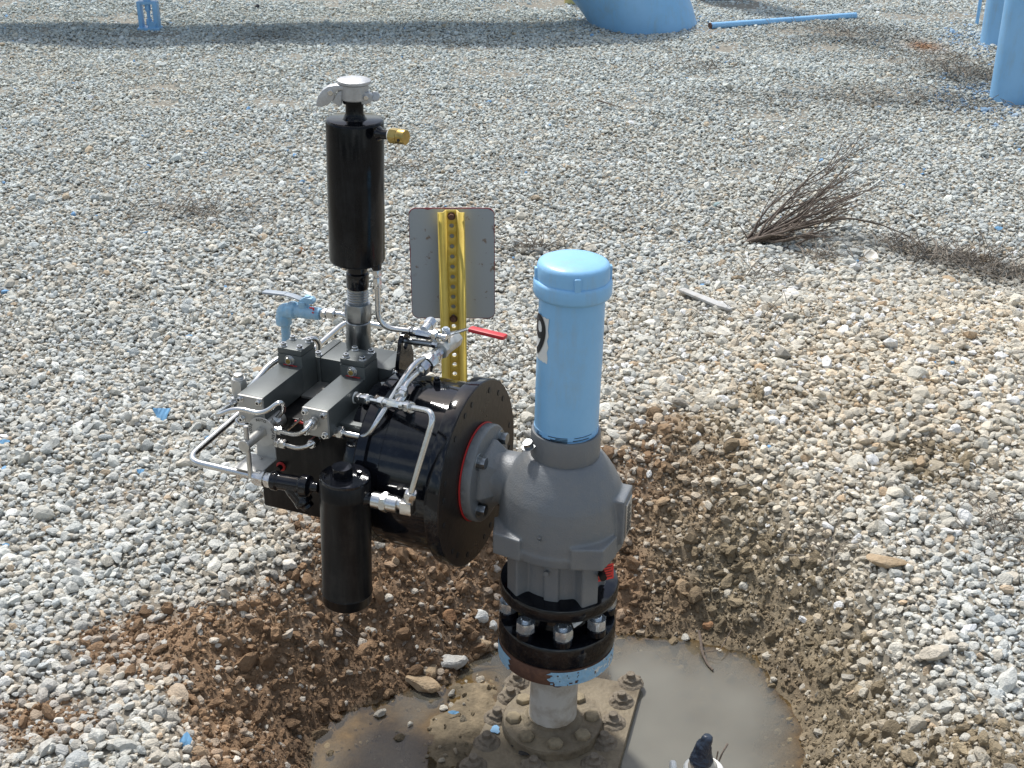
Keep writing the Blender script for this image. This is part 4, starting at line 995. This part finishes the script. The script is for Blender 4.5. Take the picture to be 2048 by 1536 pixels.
# ================================================================ background pipework
def pipe_thing(name, px, py, rad, hgt, label, group=None, m_='bluefar', x=None):
    c = L(px, py, z=GR) if x is None else Vector(x); z0 = gz(c.x, c.y)-.1
    mb = MB(); mb.cyl((c.x, c.y, z0), (c.x, c.y, z0+.1+hgt), rad, 64)
    mb.lathe((c.x, c.y, z0), UP, [(rad+.0006, .1+hgt*.4), (rad+.0016, .1+hgt*.4+.004), (rad+.0006, .1+hgt*.4+.008)], 64, cap=(0, 0))
    return alone(name, mb, m_, (c.x, c.y, z0), label, 'pipe', group)
f1 = L(1983, 200, z=GR)
pipe_thing('upright_pipe', 0, 0, .118, 2.1, 'thick pale blue upright pipe nearest the weeds', 'upright blue pipes', x=(f1.x+.118, f1.y+.02, 0))
f2 = L(1968, 90, z=GR)
pipe_thing('upright_pipe', 0, 0, .142, 2.2, 'pale blue upright pipe partly hidden behind the thicker looking one', 'upright blue pipes', x=(f2.x+.14, f2.y+.05, 0))
pipe_thing('thin_post', 1953, 52, .011, 1.3, 'thin pale blue post standing beside the upright pipes')
# big elbow rising from the gravel and turning left
ec = L(1298, 66, z=GR); ey = ec.y+.325; mb = MB(); cx = ec.x; Rcl = 1.05; zc = GR-.37
s0 = math.asin(.37/Rcl); cxx = cx-Rcl*math.cos(s0)
pth = []; 
for k in range(25):
    a = -.15+(math.pi/2+.15)*k/24; pth.append(Vector((cxx+Rcl*math.cos(a), ey, zc+Rcl*math.sin(a))))
pth.append(Vector((cxx-7.5, ey, zc+Rcl)))
mb.tube(pth, .322, .0001, 72)
be = alone('bent_pipe', mb, 'bluefar', (cx, ey, GR), 'huge pale blue pipe curving up out of the gravel and away to the left', 'pipe')
c = L(1425, 4, z=GR); mb = MB(); mb.cyl((c.x, c.y+.3, -.2), (c.x, c.y+.3, 1.3), .19, 56); alone('pipe_stub', mb, 'bluefar', (c.x, c.y+.3, -.2), 'pale blue pipe seen just behind the huge curved pipe', 'pipe')
c = L(1142, 8, z=GR); mb = MB(); mb.cyl((c.x, c.y+.05, -.1), (c.x, c.y+.05, .6), .045, 32); alone('yellow_post', mb, 'palelow', (c.x, c.y+.05, -.1), 'pale yellow post foot left of the huge curved pipe', 'post')
# rod lying on the gravel
a_ = L(1420, 52, z=GR+.022); b_ = L(1712, 31, z=GR+.022); dq = (b_-a_).normalized(); mb = MB(); mb.cyl(a_, b_, .0205, 28)
rod = empty('lying_pipe', a_, 'long thin blue pipe lying on the gravel beside the huge curved pipe', 'pipe'); build('tube_wall', mb, 'bluefar', rod)
mb = MB(); mb.lathe(a_-dq*.004, dq, [(.010, 0), (.0205, 0), (.0205, .010)], 28); mb.lathe(a_-dq*.0045, dq, [(.001, 0), (.013, .0)], 20, cap=(0, 0)); build('rusty_end', mb, 'rust', rod)
# stem yoke
c = L(300, 54, z=GR); yk = empty('valve_yoke', c, 'blue valve stem yoke standing in the gravel in the pipe shadow', 'valve yoke'); s_ = 1/330.
mb = MB(); 
for sx_ in (-1, 1):
    mb.box(c+Vector((sx_*.050, 0, .075)), (1, 0, 0), (0, 1, 0), UP, .012 if sx_ < 0 else .016, .030, .085)
mb.box(c+Vector((0, 0, .152)), (1, 0, 0), (0, 1, 0), UP, .055, .028, .010); mb.box(c+Vector((0, 0, -.01)), (1, 0, 0), (0, 1, 0), UP, .07, .05, .012)
build('frame', mb, 'bluefar', yk, bevel=.004)
mb = MB(); mb.cyl(c-UP*.02, c+UP*.5, .011, 20); mb.cyl(c+UP*.10, c+UP*.15, .018, 20); mb.cyl(c+UP*.16, c+UP*.24, .022, 20); mb.cyl(c+UP*.01, c+UP*.05, .019, 20); build('stem', mb, 'bluefar', yk)
mb = MB(); mb.prism([c+Vector((.0, -.035, .0)), c+Vector((.045, -.035, .0)), c+Vector((.05, -.035, .03)), c+Vector((.02, -.035, .045))], Vector((0, .012, 0))); build('gusset', mb, 'bluefar', yk)

# ================================================================ near white pipe with taped end (bottom edge)
y0 = 1.78; c = L(1405, 1536, y=y0); st_ = empty('capped_pipe', (c.x, y0, -.4), 'white pipe stub with dark tape wrapped end standing in the puddle', 'pipe')
def N(px, py, dy=0): return L(px, py, y=y0+dy)
s1_ = N(1405, 1524); mb = MB(); mb.cyl((s1_.x, y0, -.42), (s1_.x, y0, s1_.z-.012), .026, 32); build('pipe', mb, 'pipewhite', st_)
mb = MB(); zc_ = s1_.z-.014; mb.lathe((s1_.x+.003, y0, zc_-.05), UP, [(.030, 0), (.036, .003), (.036, .047), (.033, .050), (.028, .050)], 36); build('clamp', mb, 'white', st_)
mb = MB(); mb.lathe((s1_.x+.001, y0, zc_), UP, [(.026, -.004), (.026, .006), (.021, .014), (.018, .017)], 28); build('plug', mb, 'pipewhite', st_)
mb = MB(); mb.tube([N(1403, 1528), N(1402, 1512), N(1408, 1490), N(1418, 1470)], [.0205, .0215, .019, .0165, .0150, .0145, .0125, .010], .01, 22)
tpe = build('tape_wrap', mb, 'tapeblue', st_); tpe.modifiers.new('s', 'SUBSURF').render_levels = 2
tx2 = bpy.data.textures.new('taptex', 'CLOUDS'); tx2.noise_scale = .012; dm = tpe.modifiers.new('d', 'DISPLACE'); dm.texture = tx2; dm.strength = .006
mb = MB(); q = N(1345, 1540); mb.cyl(q+Vector((-.004, 0, 0)), q+Vector((.006, 0, 0)), .017, 24); mb.cyl(q+Vector((-.02, 0, -.006)), q+Vector((.05, 0, -.006)), .007, 16); build('side_cock', mb, 'white', st_)

# ================================================================ dead bush, sticks, weeds
def twig(mb, p0, p1, r, sag, rng, kids=2, dep=0):
    p0 = Vector(p0); p1 = Vector(p1); n_ = 7; l_ = (p1-p0).length; off = Vector((rng.uniform(-1, 1), rng.uniform(-1, 1), rng.uniform(-.4, .8)))*l_*sag; pts_ = []
    for i in range(n_):
        t = i/(n_-1); pts_.append(p0.lerp(p1, t)+off*math.sin(math.pi*t)+Vector((rng.uniform(-1, 1), rng.uniform(-1, 1), rng.uniform(-1, 1)))*l_*.012)
    mb.tube(pts_, [r*(1-.65*i/(n_-1)) for i in range(n_)], .004, 5)
    if dep < 2:
        for k in range(kids):
            i = rng.randrange(2, n_-1); d_ = (p1-p0).normalized(); e_ = Vector((rng.uniform(-1, 1), rng.uniform(-1, 1), rng.uniform(-.6, 1)))
            e_ = (d_+e_*.38).normalized(); twig(mb, pts_[i], pts_[i]+e_*l_*rng.uniform(.25, .5), r*.5, .07, rng, 1, dep+1)
rg = random.Random(12); b0 = G(1497, 488); B0y = b0.y
bush = empty('dead_bush', b0, 'uprooted dry bush of bare grey twigs lying on the gravel', 'bush')
mb = MB(); 
def BP(px, py, dy=0): return L(px, py, y=B0y+dy)
mb.tube([BP(1412, 492, -.02), BP(1450, 486, -.01), BP(1480, 490), BP(1500, 484)], [.003, .006, .010, .014], .02, 8); mb.tube([BP(1493, 500), BP(1500, 482, .01), BP(1520, 476, .02)], [.012, .017, .012], .02, 8); build('root_crown', mb, 'twig', bush)
tips = [(1622, 262, .2, .0022), (1745, 290, .22, .0036), (1690, 318, .15, .0035), (1705, 350, .15, .005), (1698, 372, .2, .005), (1700, 392, .05, .006), (1684, 368, .0, .005), (1730, 368, .15, .003), (1655, 395, .1, .006), (1640, 415, .0, .007), (1695, 410, -.10, .006),
        (1690, 432, -.1, .006), (1665, 420, -.12, .006), (1640, 444, -.12, .007), (1635, 460, -.14, .007), (1605, 478, -.12, .006), (1590, 425, .05, .004), (1675, 452, -.1, .005), (1610, 445, .0, .006), (1688, 345, .12, .005), (1680, 398, .15, .006), (1660, 435, .0, .006), (1625, 456, .02, .006), (1655, 470, -.1, .005), (1455, 432, .08, .003), (1480, 420, .1, .002), (1700, 330, .1, .004), (1672, 440, .1, .005)]
mb = MB()
for tx_, ty_, dy_, r_0 in tips: twig(mb, BP(1503+rg.uniform(-8, 14), 482+rg.uniform(-8, 8), rg.uniform(-.02, .03)), BP(tx_, ty_, dy_), r_0*.9, .13, rg, 5 if tx_ > 1560 else 0)
mb.tube([BP(1505, 490), BP(1560, 462, -.05), BP(1620, 445, -.06), BP(1700, 436, -.04), BP(1760, 448, 0), BP(1830, 478, .02)], [.008, .007, .006, .004, .003, .002], .03, 6)
mb.tube([BP(1505, 494), BP(1545, 505, -.06), BP(1590, 492, -.08), BP(1640, 462, -.05)], [.010, .008, .006, .004], .03, 6)
build('branches', mb, 'twig', bush, sharp=80)
def stick(pts_, r, label, m_='twig', cat='stick', dz=.006, name='stick', group=None):
    P = [G(*p_)+UP*dz for p_ in pts_]; mb = MB(); mb.tube(P, [r, r*.8, r*.5], .02, 7); return alone(name, mb, m_, P[0], label, cat, group)
stick([(598, 1198), (650, 1240), (705, 1282)], .0032, 'thin brown root sticking out of the bank below the canister', dz=.014)
stick([(1290, 1286), (1340, 1293), (1402, 1292)], .0028, 'thin straight twig floating along the far edge of the puddle', dz=.010)
P = [L(x_, y_, z=WATER+.004+h_) for x_, y_, h_ in ((1398, 1262, .02), (1402, 1285, .01), (1404, 1305, .004), (1416, 1330, .0), (1426, 1340, 0))]; mb = MB(); mb.tube(P, [.0035, .003, .0025], .02, 7); mb.tube([P[2], L(1440, 1300, z=WATER+.02), L(1465, 1255, z=WATER+.03)], .0010, .01, 5); alone('stick', mb, 'twig', P[0], 'dark bent twig standing at the far edge of the grey puddle', 'stick')
stick([(943, 1346), (975, 1345), (1000, 1344)], .0035, 'short grey stick lying left of the white riser pipe', dz=.012)
stick([(822, 1452), (812, 1480), (802, 1510)], .003, 'dark stick in the wet mud between puddle and mounting plate', dz=.01)
stick([(1194, 212), (1225, 222), (1245, 228)], .004, 'short bent twig on the far gravel', dz=.03)
mb = MB(); P = [L(1432, 1536, y=1.80), L(1445, 1505, y=1.80), L(1455, 1488, y=1.82)]; mb.tube(P, [.0018, .0015, .0022], .01, 6); mb.tube([P[0]+Vector((-.004, 0, -.02)), L(1436, 1502, y=1.81)], .0015, .01, 6); alone('stick', mb, 'twig', P[0], 'small forked twig rising beside the taped pipe', 'stick')
# loose dry weeds: uncountable
mb = MB(); rg = random.Random(5); WD = [(1700, 70, .50, .35, 150), (1900, 130, .35, .45, 170), (1790, 200, .5, .25, 110), (1950, 155, .25, .3, 90), (1800, 505, .12, .10, 45), (1880, 530, .14, .12, 80), (1950, 555, .14, .12, 90), (2020, 580, .12, .12, 70), (1980, 520, .3, .2, 40), (1070, 505, .12, .03, 40), (390, 430, .25, .10, 60), (780, 340, .12, .05, 30), (2000, 1090, .10, .10, 50), (1650, 1080, .06, .06, 15), (1520, 590, .12, .06, 40), (470, 1000, .2, .05, 24), (1000, 745, .1, .05, 24), (1380, 140, .2, .1, 40), (1650, 545, .1, .04, 30), (1450, 690, .3, .2, 30)]
for px, py, sx_, sy_, k in WD:
    c = L(px, py, z=GR)
    for j in range(k):
        x_ = c.x+rg.gauss(0, sx_*.55); y_ = c.y+rg.gauss(0, sy_*.55); z_ = gz(x_, y_)+.012; l_ = rg.uniform(.03, .09); a = rg.uniform(0, 6.28); e_ = rg.uniform(.1, .9)
        p0 = Vector((x_, y_, z_)); p2 = p0+Vector((math.cos(a)*l_*math.cos(e_), math.sin(a)*l_*math.cos(e_), l_*math.sin(e_))); pm = (p0+p2)/2+Vector((rg.uniform(-1, 1), rg.uniform(-1, 1), rg.uniform(0, 1)))*l_*.15
        mb.tube([p0, pm, p2], .0011+.0006*(p0.y > 4), .02, 3, cap=False)
wd = build('dead_weeds', mb, 'weed', None, flat=True); tag(wd, 'sparse dry weeds and grass stems strewn over the gravel', None, None, 'stuff')
# wood splinter
p0, p1 = G(1362, 592)+UP*.022, G(1462, 634)+UP*.024; mb = MB(); d_ = (p1-p0).normalized(); sd_ = d_.cross(UP).normalized()
mb.prism([p0-sd_*.012, p0+sd_*.012, p0.lerp(p1, .8)+sd_*.016, p1+sd_*.008, p1-sd_*.003, p0.lerp(p1, .85)-sd_*.014], UP*.008); alone('wood_piece', mb, 'wood', p0, 'bleached splinter of board lying on the gravel right of the blue standpipe', 'board', bevel=.001)

# ================================================================ single rocks, shells, flakes
def rock(px, py, wpx, m_, label, sq=.75, el=1.0, seed=0, zoff=.25):
    p_ = G(px, py); r_ = wpx/2*(p_-CAM).length/FPX; rg2 = np.random.default_rng(seed); v, f = stone_variant(3, rg2, 12, .05); v[:, 2] *= sq/.65; v[:, 0] *= el
    a = rg2.uniform(0, 6.28); c_, s_2 = math.cos(a), math.sin(a)
    if el != 1: c_, s_2 = math.cos(R(-20)), math.sin(R(-20))
    v = v@np.array([[c_, s_2, 0], [-s_2, c_, 0], [0, 0, 1]])*r_*.9; mb = MB(); mb.add(v+np.array([p_.x, p_.y, p_.z+r_*zoff]), [tuple(x_) for x_ in f])
    return alone('rock', mb, m_, (p_.x, p_.y, p_.z), label, 'rock', 'single rocks', flat=True)
rock(370, 1128, 46, 'rock', 'rounded grey rock on the gravel left of the black canister', seed=1)
rock(152, 1143, 46, 'rock', 'pale flat-topped rock low on the left gravel', seed=2, sq=.6)
rock(58, 1222, 34, 'rock', 'whitish rock near the left edge of the gravel', seed=3)
rock(128, 1262, 30, 'rock', 'small white flat rock beside the bare clay patch', seed=4, sq=.4)
rock(958, 1246, 48, 'whiterock', 'bright white chunk of rock left of the black flanges', seed=5, sq=1)
rock(986, 1254, 28, 'whiterock', 'small upright white chip against the bright white rock', seed=6, sq=1.3)
rock(900, 1240, 42, 'rockbrown', 'round reddish clay lump left of the bright white rock', seed=7, sq=.9)
rock(905, 1332, 56, 'rock', 'jagged grey rock above the slab at the puddle edge', seed=8, sq=.8)
rock(862, 1347, 46, 'rocktan', 'rounded yellowish rock touching the jagged grey rock', seed=9)
rock(846, 1382, 62, 'rocktan', 'tilted tan slab with its foot in the small puddle', seed=10, sq=.5, el=1.2, zoff=.5)
rock(965, 1292, 44, 'rocktan', 'oblong pinkish tan rock below the bright white rock', seed=11, sq=.6, el=1.2)
rock(1775, 1133, 58, 'rocktan', 'long tan slab of rock on the right bank', seed=12, sq=.5, el=1.3, zoff=.4)
rock(1700, 1145, 34, 'rock', 'cream block just left of the long tan slab', seed=13)
rock(1415, 1255, 30, 'rockbrown', 'brown angular rock at the far edge of the puddle', seed=14, zoff=.4)
rock(1425, 850, 36, 'rock', 'cream rock on the edge of the red clay right of the collar', seed=15, sq=.9)
rock(1478, 888, 50, 'rocktan', 'flat tan rock on the red clay patch', seed=16, sq=.35, el=1.2)
rock(1435, 416, 26, 'rockgreen', 'blue green stone left of the dead bush', seed=17, sq=.8)
rock(1838, 930, 40, 'rocktan', 'reddish tan rock on the slope of the gravel mound', seed=18)
rock(275, 468, 26, 'rock', 'single larger pale stone on the smooth gravel at left', seed=19)
rock(1900, 568, 44, 'rocktan', 'broad flat stone on the ridge of the gravel mound', seed=20, sq=.5)
rock(760, 92, 16, 'rock', 'grey cobble on the far gravel in the pipe shadow', seed=21)
rock(515, 17, 18, 'black_dusty', 'dark wedge shaped stone on the far gravel', seed=22)
rock(602, 505, 24, 'rockbrown', 'reddish stone on the gravel left of the tall black tank', seed=23)
rock(380, 266, 20, 'rocktan', 'flat tan stone alone on the far left gravel', seed=24, sq=.4, el=1.3)
rock(640, 1310, 22, 'rock', 'small pale stone part way down the dark left bank', seed=25)
rock(435, 1340, 26, 'rock', 'pale disc shaped stone set in the dark left bank', seed=26, sq=.5)
rock(368, 1360, 26, 'rock', 'grey stone on the lip of the dark left bank', seed=27)
rock(260, 1392, 30, 'whiterock', 'small white lump of stone left of the pit', seed=28)
rock(300, 1385, 44, 'rocktan', 'tan rock wedged in clay beside the white lump', seed=29, sq=.6)
def shell(px, py, wpx, label, tilt=(.3, .2), up=False, seed=0):
    p_ = G(px, py)+UP*.010; r_ = wpx/2*(p_-CAM).length/FPX; mb = MB(); nr, ns = 6, 22; vs = []; fs = []
    q_ = Matrix.Rotation(tilt[0], 3, 'X')@Matrix.Rotation(tilt[1], 3, 'Y')@Matrix.Rotation(seed*1.3, 3, 'Z'); sg_ = 1 if up else -1
    vs.append(p_+q_@Vector((0, 0, -sg_*-.0*r_)))
    for j in range(1, nr+1):
        for i in range(ns):
            a = 2*math.pi*i/ns; rr = r_*j/nr*(1+.035*math.cos(a*9)*(j/nr)); vs.append(p_+q_@Vector((rr*math.cos(a), rr*.82*math.sin(a), sg_*-.38*r_*(1-(j/nr)**2)+sg_*.38*r_)))
    vs[0] = p_+q_@Vector((0, 0, 0))
    for i in range(ns): fs.append((0, 1+i, 1+(i+1) % ns))
    for j in range(nr-1):
        for i in range(ns): a_i = 1+j*ns; fs.append((a_i+i, a_i+(i+1) % ns, a_i+ns+(i+1) % ns, a_i+ns+i))
    mb.add(vs, fs); o = alone('shell', mb, 'shell', p_, label, 'shell', 'shells on the gravel', sharp=60); s2 = o.modifiers.new('s', 'SOLIDIFY'); s2.thickness = r_*.09; return o
shell(1740, 522, 34, 'large white open shell right of the dead bush', (.35, .1), True, 1)
shell(1722, 938, 26, 'white shell with its hollow up on the mound slope', (.3, .2), True, 2)
shell(1762, 1010, 24, 'smooth bluish white half shell in the middle of the right slope', (.4, -.2), False, 3)
shell(1565, 824, 20, 'oval shell ring on gravel right of the red clay', (.5, .2), True, 4)
shell(1888, 1022, 20, 'small white shell among dry stems on the right slope', (.2, .3), False, 5)
shell(1935, 897, 20, 'pale shell near the upper right of the mound', (.3, -.3), False, 6)
shell(2030, 980, 24, 'cupped cream shell close to the right edge', (.4, .1), True, 7)
shell(1966, 985, 22, 'smooth white half shell a little left of the cupped one', (.2, -.3), False, 8)
shell(2005, 1492, 22, 'bright white shell low in the right corner', (.6, .2), False, 9)
shell(1520, 626, 16, 'small white shell beyond the wood splinter', (.3, .1), True, 10)
shell(1770, 628, 16, 'small round shell on the crest of the mound', (.3, .1), True, 11)
shell(1690, 866, 26, 'tilted shell standing on edge on the mound', (1.0, .3), False, 12)
def flake(px, py, wpx, hpx, label, curl=.4, seed=0, lift=.012, m_='chip'):
    p_ = G(px, py)+UP*lift; k_ = (p_-CAM).length/FPX; w2, h2 = wpx*k_/2, hpx*k_/2; rg2 = random.Random(seed); mb = MB(); n_ = 9; vs = []; fs = []
    for i in range(n_):
        t = i/(n_-1)*2-1; wd = (1-abs(t)**1.6)*.8+.12
        for j in range(3):
            s_3 = (j-1); vs.append(p_+Vector((w2*t+rg2.uniform(-.1, .1)*w2, s_3*h2*wd*.8+rg2.uniform(-.1, .1)*h2, h2*wd*s_3*.7+curl*w2*t*t)))
    for i in range(n_-1):
        for j in range(2): fs.append((3*i+j, 3*i+3+j, 3*i+4+j, 3*i+1+j))
    mb.add(vs, fs); o = alone('paint_flake', mb, m_, p_, label, 'paint flake', 'flakes of blue paint', flat=True); s2 = o.modifiers.new('s', 'SOLIDIFY'); s2.thickness = .0006; return o
flake(326, 838, 34, 30, 'curled blue paint flake on the gravel left of the bent supply tube', .8, 1)
flake(10, 892, 22, 12, 'blue paint flake at the left edge of the gravel', .1, 2)
flake(373, 1493, 22, 34, 'light blue paint flake at the bottom on the gravel lip', .2, 3)
flake(14, 1100, 14, 10, 'small blue flake low at the left edge', .2, 4)
flake(283, 952, 16, 12, 'lilac blue flake among the stones below the bent supply tube', .6, 5)
flake(380, 680, 14, 9, 'small blue flake on the gravel left of the blue ball valve', .2, 6)
flake(419, 885, 18, 12, 'blue flake just under the bend of the supply tube', .2, 7)
flake(1996, 463, 16, 9, 'blue flake on the gravel below the upright pipes', .2, 8)
flake(1366, 1241, 20, 12, 'blue flake at the far waterline of the puddle', .3, 9)
flake(907, 1434, 22, 8, 'narrow blue flake in the mud left of the mounting plate', .1, 10)
flake(1462, 924, 10, 10, 'tiny blue flake on the clay right of the valve', .2, 11)
p_ = L(1060, 1500, z=PLATE_Z+.004); mb = MB(); rg2 = np.random.default_rng(3)
for k in range(9):
    v, f = stone_variant(2, rg2, 6, .3); v = v*np.array([1.5, .8, .5])*.010; mb.add(v+np.array([p_.x+rg2.uniform(-.028, .032), p_.y+rg2.uniform(-.012, .012), p_.z+.003]), [tuple(x_) for x_ in f])
alone('bark_scrap', mb, 'bark', p_, 'crumbled dark bark scrap lying on the mounting plate', 'bark')
for (px, py, w_3, h_3, lab, sd2) in ((990, 1459, 22, 14, 'torn blue flake on the mounting plate beside the base flange', 21), (1024, 1466, 14, 12, 'smaller torn blue flake touching the base flange', 22)):
    p_ = L(px, py, z=PLATE_Z+.003); k_ = (p_-CAM).length/FPX; mb = MB(); rg3 = random.Random(sd2); pts_ = [p_+Vector((math.cos(a)*w_3*k_*.5*rg3.uniform(.6, 1.1), math.sin(a)*h_3*k_*rg3.uniform(.6, 1.1), 0)) for a in [i*6.283/11 for i in range(11)]]
    mb.prism(pts_, UP*.0010); alone('paint_flake', mb, 'chip', p_, lab, 'paint flake', 'flakes of blue paint', flat=True)
print('verts', sum(len(o.data.vertices) for o in bpy.data.objects if o.type == 'MESH'))
